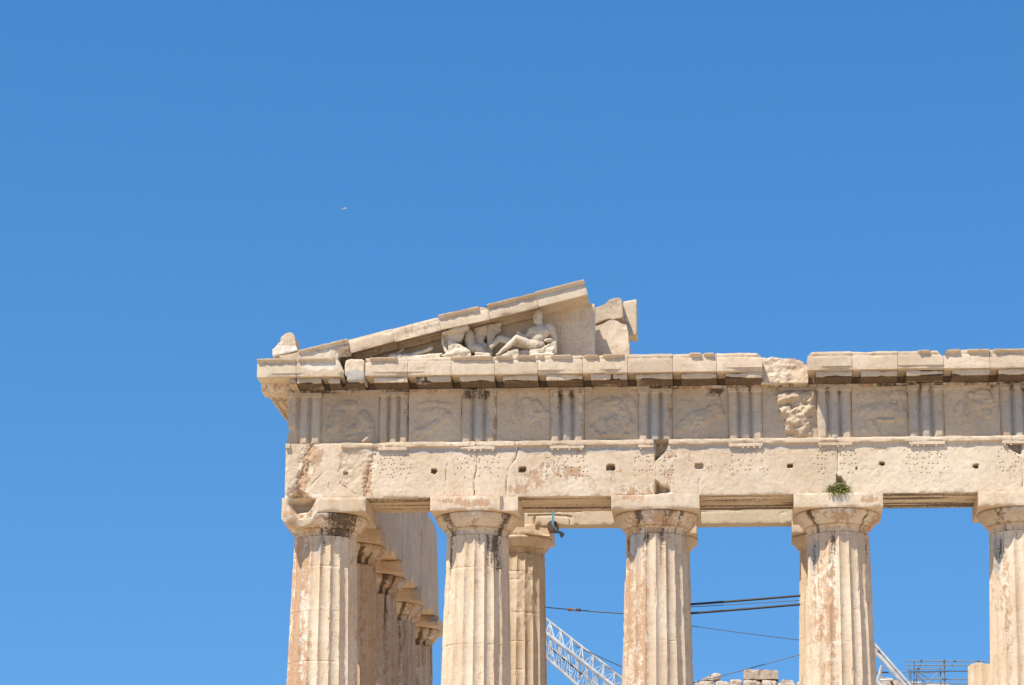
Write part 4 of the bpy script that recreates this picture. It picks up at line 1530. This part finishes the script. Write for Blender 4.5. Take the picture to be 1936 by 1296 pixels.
# ------------------------------------------------------------------ porch beam
by0, by1 = 4.30, 4.80
bx0, bx1 = at(985, 980, by0)[0] - .4, at(1500, 980, by0)[0]
bm_joints = [bx0, at(1236, 980, by0)[0], bx1]
for i in range(2):
    a, b = bm_joints[i], bm_joints[i + 1]

    def D(X, Z, i=i):
        P = np.stack([X, 0 * X, Z], -1)
        d = 0 * X
        if i == 0:
            for pts, w, dp in (([(1000, 975), (1040, 974), (1062, 975), (1080, 978)], .02, .05), ([(1011, 978), (1012, 990), (1020, 992)], .03, .08), ([(1079, 978), (1078, 992)], .015, .04), ([(985, 970), (1100, 968)], .015, .03)):
                d = np.maximum(d, dp * np.exp(-(seg_dist(X, Z + .01 * fbm(P, 6, 2, 3), xz(pts, by0)) / w) ** 2))
        else:
            d = np.maximum(d, .02 * np.exp(-(seg_dist(X, Z, xz([(1474, 989), (1474, 974), (1478, 969), (1490, 968)], by0)) / .012) ** 2))
            d = np.maximum(d, .02 * np.exp(-(seg_dist(X, Z, xz([(1322, 968), (1400, 966)], by0)) / .014) ** 2))
        return d
    hf_block('porch_beam', temple, a + .004, b - .004, PZ + .003, PZ + .95, by0, by1, D=D, S=clean, res=.03, mat=NEWM, seed=260 + i, chip=.02)

# ================================================================== sculpture on the pediment floor
def za(X, Y, D):      # reclining figure
    return at(930 + X / 11.27, 575 + Y / 11.27, D)


def zh(X, Y, D):      # horses
    return at(830 + X / 11.27, 575 + Y / 11.27, D)


K = 11.27 * 79.0       # drawing units per metre
FLOOR = 13.727


def sculpt(name, mb, parent=None, size=.018, smooth=3, amp=.008, mat=CAST, seed=0):
    V, Q, T, N = voxelize(mb, size, smooth)
    V = V + N * (amp * fbm(V, 7, 3, seed) - 1.6 * amp * np.clip(fbm(V, 16, 3, seed + 9) - .15, 0, 1))[:, None]
    V[:, 2] = np.maximum(V[:, 2], FLOOR + .0)
    st = np.zeros((len(V), 4))
    st[:, 2] = .05 + .25 * fbm(V, 2.2, 2, seed)
    st[:, 3] = .12 + .4 * fbm(V, 3.0, 3, seed + 3)
    st[:, 0] = .02 + .2 * fbm(V, 2.5, 3, seed + 5)
    return mk(name, V, Q, T, mat, parent, st, 60)


man = empty('statue', (5.6, -1.1, FLOOR), 'headed nude male marble statue reclining on drapery at the right of the pediment group', 'statue')
inv = lambda ob, par: setattr(ob, 'matrix_parent_inverse', Matrix.Translation(-Vector(par.location)))
mb = MB()
Yb = -1.12
mb.ball(za(985, 250, Yb), (.118, .125, .150))
mb.ball(za(960, 320, Yb - .04), (.085, .085, .115))          # face
mb.capsule(za(918, 300, Yb - .13), za(925, 335, Yb - .14), .018, .026)     # nose
mb.ball(za(940, 385, Yb - .07), (.06, .06, .045))            # chin
mb.ball(za(915, 265, Yb - .095), (.06, .03, .02))            # brow
mb.ball(za(1060, 300, Yb + .0), (.03, .05, .06))             # ear
mb.capsule(za(1010, 380, Yb), za(1035, 490, Yb + .02), .083, .10)
mb.capsule(za(850, 575, Yb), za(1235, 510, Yb + .02), .105, .115)
mb.ball(za(1040, 600, Yb - .01), (.235, .145, .19))
mb.ball(za(950, 590, Yb - .09), (.11, .06, .08))
mb.ball(za(1120, 570, Yb - .09), (.12, .06, .08))
mb.ball(za(970, 740, Yb - .02), (.20, .135, .17))
mb.ball(za(960, 880, Yb - .02), (.20, .14, .15))
mb.capsule(za(1275, 525, Yb), za(1345, 750, Yb + .04), .088, .07)
mb.capsule(za(1345, 770, Yb + .02), za(1160, 780, Yb - .13), .062, .045)
mb.ball(za(1150, 785, Yb - .14), (.05, .04, .035))
mb.capsule(za(820, 590, Yb), za(720, 720, Yb - .04), .075, .058)
mb.capsule(za(720, 720, Yb - .04), za(590, 640, Yb - .08), .055, .04)
mb.capsule(za(560, 605, Yb - .08), za(570, 680, Yb - .08), .040, .042)
# near leg
mb.capsule(za(900, 900, Yb - .08), za(540, 735, Yb - .16), .135, .085)
mb.capsule(za(535, 725, Yb - .16), za(360, 890, Yb - .2), .082, .075)
mb.capsule(za(360, 890, Yb - .2), za(180, 1030, Yb - .24), .075, .042)
mb.capsule(za(180, 1040, Yb - .24), za(105, 1075, Yb - .30), .042, .026)
for q in range(5):
    mb.capsule(za(120, 1070, Yb - .27 - .012 * q), za(85 - 4 * q, 1085, Yb - .30 - .014 * q), .014, .010)
# far leg
mb.capsule(za(760, 900, Yb + .02), za(170, 740, Yb - .02), .12, .085)
mb.capsule(za(150, 745, Yb - .03), za(40, 860, Yb - .10), .075, .062)
mb.capsule(za(40, 860, Yb - .10), za(-10, 905, Yb - .12), .062, .058)
mb.ball(za(880, 850, Yb - .16), (.06, .05, .05))
ob = sculpt('body', mb, man, size=.013, smooth=2, seed=1)
inv(ob, man)
mb = MB()
mb.prism(np.array([za(a, b, -1.3)[[0, 2]] for a, b in ((190, 1100), (300, 1040), (430, 1000), (560, 965), (585, 1100), (580, 1180), (190, 1180))]), -1.38, -.95)
mb.prism(np.array([za(a, b, -1.2)[[0, 2]] for a, b in ((560, 1000), (800, 960), (1000, 960), (1300, 800), (1380, 780), (1390, 1180), (560, 1180))]), -1.20, -.85)
ob = sculpt('rock_seat', mb, man, size=.02, smooth=2, amp=.02, seed=2)
inv(ob, man)
mb = MB()
rr = random.Random(5)
for q in range(7):
    y = 985 + 14 * q
    pts = [za(800 + rr.uniform(-15, 25), y + rr.uniform(-8, 8), -1.30), za(950, y + rr.uniform(-14, 10), -1.36), za(1120, y - 20 - 8 * q + rr.uniform(-14, 14), -1.33)]
    mb.tube(pts, [.018, .03, .024], 8)
for q in range(6):
    mb.tube([za(1130 + 28 * q, 1075 + rr.uniform(-8, 5), -1.36), za(1170 + 26 * q, 990 + rr.uniform(-20, 20), -1.34), za(1215 + 24 * q, 880 + 8 * q + rr.uniform(-10, 25), -1.26)], [.03, .03, .022], 8)
mb.tube([za(1010, 990, -1.34), za(1130, 940, -1.33), za(1240, 860, -1.28)], [.03, .03, .026], 8)
mb.tube([za(800, 1090, -1.37), za(1000, 1085, -1.40), za(1330, 1080, -1.38)], [.035, .04, .04], 8)
ob = sculpt('drapery', mb, man, size=.012, smooth=1, amp=.006, seed=3)
inv(ob, man)

grp = 'carved horses in the pediment corner'
h1 = MB()
PH_ = lambda pts, d: np.array([zh(a_, b_, d)[[0, 2]] for a_, b_ in pts])
h1.prism(PH_(((62, 660), (100, 615), (300, 545), (540, 452), (620, 455), (648, 505), (600, 565), (480, 605), (240, 630), (190, 660)), -1.30), -1.44, -1.16)
h1.ball(zh(530, 492, -1.44), (.03, .02, .022))
h1.prism(PH_(((185, 630), (560, 590), (530, 700), (470, 800), (330, 860), (210, 770)), -1.2), -1.31, -1.02)
h1.capsule(zh(120, 620, -1.16), zh(150, 560, -1.14), .035, .025)
h1.capsule(zh(75, 680, -1.30), zh(85, 860, -1.30), .030, .036)
h1.capsule(zh(85, 860, -1.30), zh(160, 1030, -1.31), .036, .045)
h1.prism(PH_(((110, 700), (180, 680), (230, 820), (260, 1000), (190, 1030), (120, 900)), -1.2), -1.24, -1.0)
h1.prism(PH_(((225, 780), (330, 840), (470, 900), (600, 975), (690, 1050), (690, 1110), (150, 1110), (215, 1020), (200, 860)), -1.2), -1.36, -.98)
h1.capsule(zh(80, 1095, -1.38), zh(330, 1065, -1.38), .03, .075)
h1.ball(zh(480, 1030, -1.34), (.24, .10, .10))
for q in range(5):
    h1.tube([zh(110 + 12 * q, 640 - 6 * q, -1.36 + .02 * q), zh(250 + 20 * q, 600 - 8 * q, -1.37 + .02 * q), zh(420 + 25 * q, 590 - 26 * q, -1.35)], [.018, .024, .014], 6)
h1.box(tuple(zh(110, 1100, -1.4) * [1, 0, 0] + [0, -1.40, FLOOR]), tuple(zh(680, 1060, -1.4) * [1, 0, 0] + [0, -.95, FLOOR + .10]))
hs1 = sculpt('horse_statue', h1, None, size=.013, smooth=3, amp=.012, seed=11)
tag(hs1, 'broken marble horse head with flowing mane, front left one of the carved team', 'statue', grp)
h2 = MB()
h2.ball(zh(650, 690, -1.12), (.115, .11, .165))
h2.capsule(zh(650, 780, -1.10), zh(690, 940, -1.10), .13, .12)
h2.capsule(zh(690, 930, -1.10), zh(860, 980, -1.10), .13, .13)
h2.capsule(zh(850, 990, -1.12), zh(1040, 1110, -1.14), .12, .06)
h2.capsule(zh(800, 1060, -1.22), zh(1080, 1090, -1.22), .05, .04)
h2.box(tuple(zh(690, 1100, -1.3) * [1, 0, 0] + [0, -1.28, FLOOR]), tuple(zh(1080, 1060, -1.3) * [1, 0, 0] + [0, -.95, FLOOR + .08]))
tag(sculpt('horse_statue', h2, None, size=.014, smooth=2, amp=.012, seed=12), 'smooth headless horse neck and humped back between the maned head and the reclining figure', 'statue', grp)
h3 = MB()
h3.prism(np.array([zh(a, b, -.95)[[0, 2]] for a, b in ((740, 540), (820, 510), (1010, 460), (1040, 560), (1030, 650), (960, 760), (940, 800), (1030, 860), (1030, 1130), (740, 1130))]), -1.02, -.84)
tag(sculpt('horse_statue', h3, None, size=.018, smooth=4, amp=.02, seed=13), 'flat arched horse neck fragment standing behind the smooth hump', 'statue', grp)
h4 = MB()
h4.prism(np.array([zh(a, b, -.85)[[0, 2]] for a, b in ((1030, 470), (1190, 455), (1290, 410), (1350, 420), (1340, 500), (1300, 510), (1350, 560), (1310, 640), (1230, 670), (1180, 760), (1150, 1130), (1030, 1130))]), -.99, -.76)
tag(sculpt('horse_statue', h4, None, size=.016, smooth=2, amp=.02, seed=14), 'jagged edged horse mane fragment flat against the back wall above the statue knees', 'statue', grp)


def z1(X, Y, D):
    return at(460 + X / 4.835, 500 + Y / 4.835, D)


m1 = MB()
m1.capsule(z1(1345, 835, -1.28), z1(1385, 835, -1.28), .045, .055)
m1.capsule(z1(1385, 838, -1.28), z1(1520, 836, -1.28), .05, .055)
m1.capsule(z1(1520, 834, -1.28), z1(1640, 800, -1.28), .058, .05)
m1.capsule(z1(1640, 800, -1.28), z1(1720, 768, -1.28), .05, .042)
m1.prism(np.array([z1(a, b, -1.2)[[0, 2]] for a, b in ((1330, 850), (1350, 842), (1600, 846), (1620, 930), (1330, 930))]), -1.36, -1.0)
tag(sculpt('statue_fragment', m1, None, size=.016, smooth=2, amp=.012, seed=21), 'carved bent stone arm with clenched fist lying in the low pediment corner', 'statue', None)
m2 = MB()
for q in range(6):
    m2.capsule(z1(1590 + 36 * q, 842 - 3 * q, -1.33), z1(1630 + 36 * q, 838 - 3 * q, -1.33), .03, .036)
m2.prism(np.array([z1(a, b, -1.3)[[0, 2]] for a, b in ((1560, 858), (1640, 842), (1800, 826), (1805, 930), (1560, 930))]), -1.38, -1.05)
tag(sculpt('statue_fragment', m2, None, size=.016, smooth=1, amp=.01, seed=22), 'knobbly rope-like carved stone ridge on the ledge left of the maned horse head', 'statue', None)
m3 = MB()
m3.capsule(z1(1400, 835, -1.05), z1(1440, 800, -1.05), .06, .05)
m3.capsule(z1(1440, 800, -1.05), z1(1468, 774, -1.05), .05, .02)
m3.capsule(z1(1395, 840, -1.05), z1(1390, 900, -1.05), .06, .08)
tag(sculpt('statue_fragment', m3, None, size=.016, smooth=1, amp=.012, seed=23), 'upright pointed grey stone shard behind the carved bent arm', 'statue', None)

# ================================================================== plant in the joint above the fourth column
plant = empty('plant', tuple(at(1585, 930, -.98)), 'small bushy green plant rooted in the stone joint above a capital', 'plant')
mb, ms = MB(), MB()
rp = random.Random(21)
c0 = at(1585, 931, -.90)
for q in range(620):
    th, el = rp.uniform(-PI, 0), rp.uniform(-.35, 1.0)
    sx = rp.gauss(0, .105)
    base = c0 + np.array([sx, -.06 + rp.uniform(-.04, .03), rp.gauss(0, .075) - .0])
    L = rp.uniform(.08, .20)
    dirv = np.array([math.cos(th) * .9 + sx * 2.2, -abs(math.sin(th)) * .6, el * .75])
    dirv /= np.linalg.norm(dirv)
    side = np.cross(dirv, [rp.uniform(-1, 1), rp.uniform(-1, 1), rp.uniform(-1, 1)])
    side = side / (np.linalg.norm(side) + 1e-9) * rp.uniform(.007, .014)
    sag = np.array([0, 0, -.35 * L])
    tgt = ms if rp.random() < .28 else mb
    p1, p2 = base + dirv * L * .55, base + dirv * L + sag * rp.uniform(.2, 1)
    tgt.add([base - side * .4, base + side * .4, p1 + side, p1 - side, p2], [(0, 1, 2, 3)], [(3, 2, 4)])
pl = mb.build('leaves', LEAF, plant, sharp=None)
inv(pl, plant)
pl = ms.build('stems', STRAW, plant, sharp=None)
inv(pl, plant)

# ================================================================== strap and pole end on the porch beam
pc = at(1044.7, 994.5, 4.0)
mb = MB()
mb.tube([pc + [0, 0, 0], pc + [0, .03, 0], pc + [0, .28, 0.0]], [.135, .145, .145], 18)
pole = mb.build('wooden_pole', WOOD)
tag(pole, 'round brown end of a timber pole under the beam behind the front columns', 'pole')
strap = empty('lashing_strap', tuple(pc), 'blue webbing strap hanging over the round timber end, dark tail below', 'strap')
mb = MB()
ta = at(1046.5, 950, 3.93)
tb = at(1045.2, 992, 3.93)
mb.add([ta + [-.028, 0, 0], ta + [.028, 0, 0], tb + [.028, 0, 0], tb + [-.028, 0, 0], ta + [-.028, .012, 0], ta + [.028, .012, 0], tb + [.028, .012, 0], tb + [-.028, .012, 0]],
       [(0, 1, 2, 3), (7, 6, 5, 4), (0, 4, 5, 1), (2, 6, 7, 3), (1, 5, 6, 2), (0, 3, 7, 4)])
tc2 = at(1052, 1003, 3.93)
mb.tube([tb, tc2], .018, 6)
o = mb.build('webbing', BLUE, strap)
inv(o, strap)
mb = MB()
mb.prism(xz([(1048, 1005), (1051, 1003.5), (1060, 1005), (1066, 1008), (1067, 1012), (1061, 1017.5), (1059, 1014), (1057, 1008.5), (1049, 1008.5)], 3.93), 3.90, 3.97)
o = mb.build('buckle_tail', DARK, strap)
inv(o, strap)

# ================================================================== cables between the porch columns
def cable(p0, p1, Y, r, mat, label, sag=0.0, group=None, extra=None):
    a, b = at(*p0, Y), at(*p1, Y)
    n = 14
    pts = [a + (b - a) * k / n + np.array([0, 0, -4 * sag * (k / n) * (1 - k / n)]) for k in range(n + 1)]
    m = MB()
    m.tube(pts, r, 8)
    ob = m.build('cable', mat)
    tag(ob, label, 'cable', group)
    return ob


cable((1262, 1146.2), (1560, 1122.4), 4.95, .030, DARK_CABLE, 'upper of the two thick black cables between the columns', .01)
cable((1262, 1163.2), (1560, 1138.8), 4.95, .030, DARK_CABLE, 'lower of the two thick black cables between the columns', .01)
cable((1262, 1150.2), (1560, 1132), 4.95, .009, THIN_CABLE, 'thin grey wire running between the two thick black cables', .01)
cable((1262, 1177), (1560, 1216), 4.95, .009, THIN_CABLE, 'thin wire sloping down to the right below the thick black cables', .02)
cable((1262, 1303), (1560, 1224), 4.95, .011, THIN_CABLE, 'thin wire rising to the right above the far rubble wall', .03)
wr = empty('wire_rope', tuple(at(1108, 1153, 4.95)), 'rusty steel wire rope with shackles tied between two columns above the crane', 'cable')
a, b = at(990, 1144.5, 4.95), at(1260, 1164.5, 4.95)
m = MB()
m.tube([a + (b - a) * k / 8 + np.array([0, 0, -.03 * 4 * (k / 8) * (1 - k / 8)]) for k in range(9)], [.012] * 4 + [.017] * 5, 8)
o = m.build('rope', THIN_CABLE, wr)
inv(o, wr)
m = MB()
for u in (1075, 1079, 1090, 1096):
    p = at(u, 1152.8 + (u - 1078) * .07, 4.93)
    m.ball(p, (.035, .035, .045), 8, 6)
m.tube([at(1073, 1152.4, 4.93), at(1098, 1154.6, 4.93)], .022, 8)
o = m.build('shackle', RUSTY, wr)
inv(o, wr)

# ================================================================== crane boom behind
crane = empty('crane', tuple(at(1100, 1240, 27)), 'white lattice crane boom slanting down to the right behind the second and third columns', 'crane')
YF, YK = 27.0, 28.05


def boom_line(p0, p1, Y, s):
    a, b = at(*p0, Y), at(*p1, Y)
    return a + (b - a) * s


CH = {'A': ((1034, 1172), (1175.5, 1282), YK), 'B': ((1035.5, 1199.7), (1158, 1296), YF), 'C': ((1038.5, 1248.6), (1136, 1335), YF), 'D': ((1037, 1221), (1172, 1331), YK)}
s0, s1 = -.25, 1.35
chords = {'A': .045, 'B': .068, 'C': .048, 'D': .04}
for k, rad in chords.items():
    m = MB()
    m.tube([boom_line(*CH[k], s0), boom_line(*CH[k], s1)], rad, 10)
    o = m.build('chord', WHITE_STEEL, crane)
    inv(o, crane)
N = 11
for (p, q) in (('A', 'B'), ('B', 'C'), ('A', 'D'), ('D', 'C')):
    m = MB()
    for k in range(N):
        t0, t1 = s0 + (s1 - s0) * k / N, s0 + (s1 - s0) * (k + 1) / N
        m.tube([boom_line(*CH[p], t0), boom_line(*CH[q], (t0 + t1) / 2)], .017, 6)
        m.tube([boom_line(*CH[q], (t0 + t1) / 2), boom_line(*CH[p], t1)], .017, 6)
        m.tube([boom_line(*CH[p], t0), boom_line(*CH[q], t0)], .016, 6)
    o = m.build('lacing', WHITE_STEEL, crane)
    inv(o, crane)
m = MB()
m.tube([at(1040, 1225, 27.6), at(1100, 1275, 27.6)], .03, 6)
m.tube([at(1088, 1222, 27.9), at(1200, 1272, 27.9)], .018, 6)
o = m.build('hoist_rope', THIN_CABLE, crane)
inv(o, crane)

# second white frame on the right
fr = empty('derrick', tuple(at(1680, 1270, 30)), 'white steel derrick leg with braces leaning beside the fourth column', 'crane')
m = MB()
for (p, q, r) in (((1640, 1214.5), (1722, 1309), .075), ((1646, 1210), (1735, 1312), .05)):
    m.tube([at(*p, 30), at(*q, 30)], r, 10)
pa = [at(1641, 1212, 30), at(1646, 1209, 30)]
m.prism(xz([(1641, 1214), (1646, 1210), (1732, 1309), (1724, 1311)], 30.04), 30.02, 30.07)
o = m.build('main_leg', WHITE_STEEL, fr)
inv(o, fr)
m = MB()
for p, q, r in (((1667, 1259), (1659, 1290), .055), ((1640, 1268), (1672, 1306), .085), ((1658, 1287), (1692, 1285), .045)):
    m.tube([at(*p, 30.1), at(*q, 30.1)], r, 8)
o = m.build('brace', WHITE_STEEL, fr)
inv(o, fr)
m = MB()
m.tube([at(1655, 1272, 30.2), at(1680, 1272, 30.2)], .03, 6)
m.tube([at(1684, 1287, 30.2), at(1690, 1300, 30.2)], .05, 6)
m.ball(at(1660, 1232, 30), (.09, .09, .06), 8, 6)
o = m.build('fitting', RUSTY, fr)
inv(o, fr)

# ================================================================== scaffolding
sc = empty('scaffold', tuple(at(1780, 1275, 34)), 'grey steel pipe scaffolding with guard rails between two right hand columns', 'scaffold')
YS = 34.0


def pipes(name, lst, r=.021, Yo=0):
    for l in lst:
        m = MB()
        p, q = l[0], l[1]
        Y = YS + (l[2] if len(l) > 2 else 0)
        m.tube([at(*p, Y), at(*q, Y)], r, 8)
        o = m.build(name, GALV, sc)
        inv(o, sc)


pipes('rail', [((1712, 1250), (1900, 1251)), ((1711, 1258), (1900, 1259), -.05), ((1712, 1265), (1786, 1265), .6), ((1706, 1271), (1785, 1270.5), .05), ((1785, 1269.5), (1900, 1270), .05), ((1735, 1285), (1900, 1284.5), .1), ((1710, 1293), (1900, 1290.5), -.1), ((1738, 1273), (1778, 1270), .9)])
pipes('upright', [((1785.5, 1247), (1786.5, 1310)), ((1778, 1264), (1778.5, 1310), .7), ((1728, 1249), (1728, 1310), .2), ((1732.5, 1264), (1732, 1310), .9), ((1719, 1267), (1720, 1284), -.3), ((1722, 1270), (1722, 1310), 1.2)])
pipes('brace', [((1734, 1280), (1742, 1249), .3), ((1776, 1264), (1785, 1250), .3), ((1738, 1272), (1756, 1285), .5), ((1732, 1276), (1748, 1290), .6), ((1774, 1272), (1748, 1296), .5), ((1788, 1274), (1776, 1285), .3)], .02)
m = MB()
for u, v in ((1785.5, 1250.5), (1785.5, 1258.6), (1785.7, 1270), (1786, 1284.7), (1778, 1271), (1778, 1291), (1742, 1249.5), (1736, 1265), (1732.5, 1285), (1805, 1250.5), (1801, 1258.6), (1850, 1250.5), (1728, 1271)):
    m.ball(at(u, v, YS - .03), (.036, .036, .042), 8, 6)
o = m.build('coupler', THIN_CABLE, sc)
inv(o, sc)

# ================================================================== ruined wall far behind
wall = empty('ruined_wall', tuple(at(1450, 1300, 45)), 'far rubble topped ancient stone wall seen low between the columns', 'wall')
YW = 45.0


def wrock(name, pts, seed, depth=1.0, par=None, amp=.10, y=YW, size=.055):
    o = rock(name, par, xz(pts, y), y, y + depth, size=size, amp=amp, freq=3.2, mat=RUBBLE, seed=seed, smooth=1,
             S=lambda P: np.stack([.12 + .2 * fbm(P, 1.2, 2, seed), 0 * P[:, 0], .1 + .2 * fbm(P, .9, 2, seed + 1), .1 + 0 * P[:, 0]], -1))
    if par:
        inv(o, par)
    return o


us = [1270, 1312, 1352, 1380, 1404, 1440, 1470, 1506, 1548, 1590, 1630, 1664, 1700, 1748, 1800]
tops = [1287, 1286, 1287, 1284, 1286, 1284, 1290, 1287, 1288, 1287, 1287, 1285, 1288, 1291, 1293]
for k in range(len(us) - 1):
    a, b = us[k] + .4, us[k + 1] - .4
    tp = tops[k]
    wrock('wall_stone', [(a, tp + 2), (a + 5, tp), (b - 6, tp + .5), (b, tp + 3), (b, 1330), (a, 1330)], 800 + k, 1.2, wall)
    # the courses below the frame
    p0, p1 = at(a, 1330, YW), at(b, 1330, YW)
mbw = MB()
pw0, pw1 = at(1270, 1329, YW), at(1800, 1329, YW)
mbw.box((pw0[0], YW + .05, 0.0), (pw1[0], YW + 1.15, min(pw0[2], pw1[2]) + .02))
o = mbw.build('wall_core', RUBBLE, wall)
inv(o, wall)
wb = [([(1321, 1286), (1330, 1280), (1345, 1274), (1358, 1272.5), (1363, 1276), (1361, 1285), (1340, 1288)], 'leaning flat stone slab lying on the far rubble wall, leftmost', 900),
      ([(1406, 1286), (1406, 1267), (1414, 1264.5), (1455, 1264.5), (1472, 1267), (1472, 1285)], 'large squared stone block lying on the far rubble wall', 901),
      ([(1474, 1290), (1477, 1284), (1490, 1282.5), (1500, 1286), (1504, 1295), (1500, 1300), (1476, 1300)], 'rounded boulder on the far rubble wall, right of the squared block', 902),
      ([(1440, 1292), (1443, 1286), (1456, 1284), (1461, 1290), (1459, 1297), (1442, 1297)], 'small pale stone lump in front of the squared block on the far wall', 903),
      ([(1663, 1290), (1664, 1277), (1674, 1278), (1700, 1285), (1714, 1283), (1716, 1297), (1664, 1298)], 'low pale stone heap behind the white derrick leg', 904),
      ([(1716, 1297), (1720, 1288), (1734, 1287), (1748, 1291), (1746, 1299), (1718, 1300)], 'small pale stone at the foot of the scaffolding', 905)]
for pts, lab, sd in wb:
    y = YW + (.15 if sd != 903 else -.25)
    tag(wrock('stone_block', pts, sd, .8, None, .09, y), lab, 'stone', 'loose stones on the far wall')

# ================================================================== birds
def bird(u, v, Y, span_px, label, tilt):
    c = at(u, v, Y)
    k = Y + 67
    sp = span_px * k / FPX
    e = empty('bird', tuple(c), label, 'bird', 'birds in the sky')
    m = MB()
    m.capsule(c + [-.13 * sp, 0, -.03 * sp], c + [.12 * sp, 0, .03 * sp], .05 * sp, .06 * sp)
    m.ball(c + np.array([.17 * sp, 0, .055 * sp]), .045 * sp, 8, 6)
    m.capsule(c + np.array([.2 * sp, 0, .055 * sp]), c + np.array([.25 * sp, 0, .05 * sp]), .016 * sp, .006 * sp)
    m.prism([(c[0] - .14 * sp, c[2] - .05 * sp), (c[0] - .14 * sp, c[2] + .0), (c[0] - .27 * sp, c[2] - .04 * sp), (c[0] - .26 * sp, c[2] - .08 * sp)], c[1] - .02 * sp, c[1] + .02 * sp)
    o = m.build('body', BIRDW, e)
    inv(o, e)
    for s in (-1, 1):
        m = MB()
        tip = c + np.array([s * .5 * sp * math.cos(tilt), s * .1 * sp, s * .5 * sp * math.sin(tilt) * .9 + .0])
        mid = c + (tip - c) * .5 + np.array([0, 0, .05 * sp])
        ch = np.array([0, .12 * sp, .01 * sp])
        th = np.array([0, 0, .03 * sp])
        ring = []
        for p, w in ((c, 1.0), (mid, .9), (tip, .25)):
            ring += [p - ch * w, p + th * w, p + ch * w, p - th * w * .4]
        Q = []
        for r in range(2):
            for q in range(4):
                Q.append((r * 4 + q, r * 4 + (q + 1) % 4, (r + 1) * 4 + (q + 1) % 4, (r + 1) * 4 + q))
        Q.append((8, 9, 10, 11))
        m.add(ring, Q)
        o = m.build('wing', BIRDG if s > 0 else BIRDW, e)
        inv(o, e)
    return e


bird(652.5, 394.3, 300.0, 19.0, 'gull gliding with spread wings in the blue sky, the larger bird', .33)
bird(497.0, 595.5, 520.0, 5.0, 'tiny far pale bird in the sky left of the pediment corner', .2)

for me in list(bpy.data.meshes):
    if me.users == 0:
        bpy.data.meshes.remove(me)
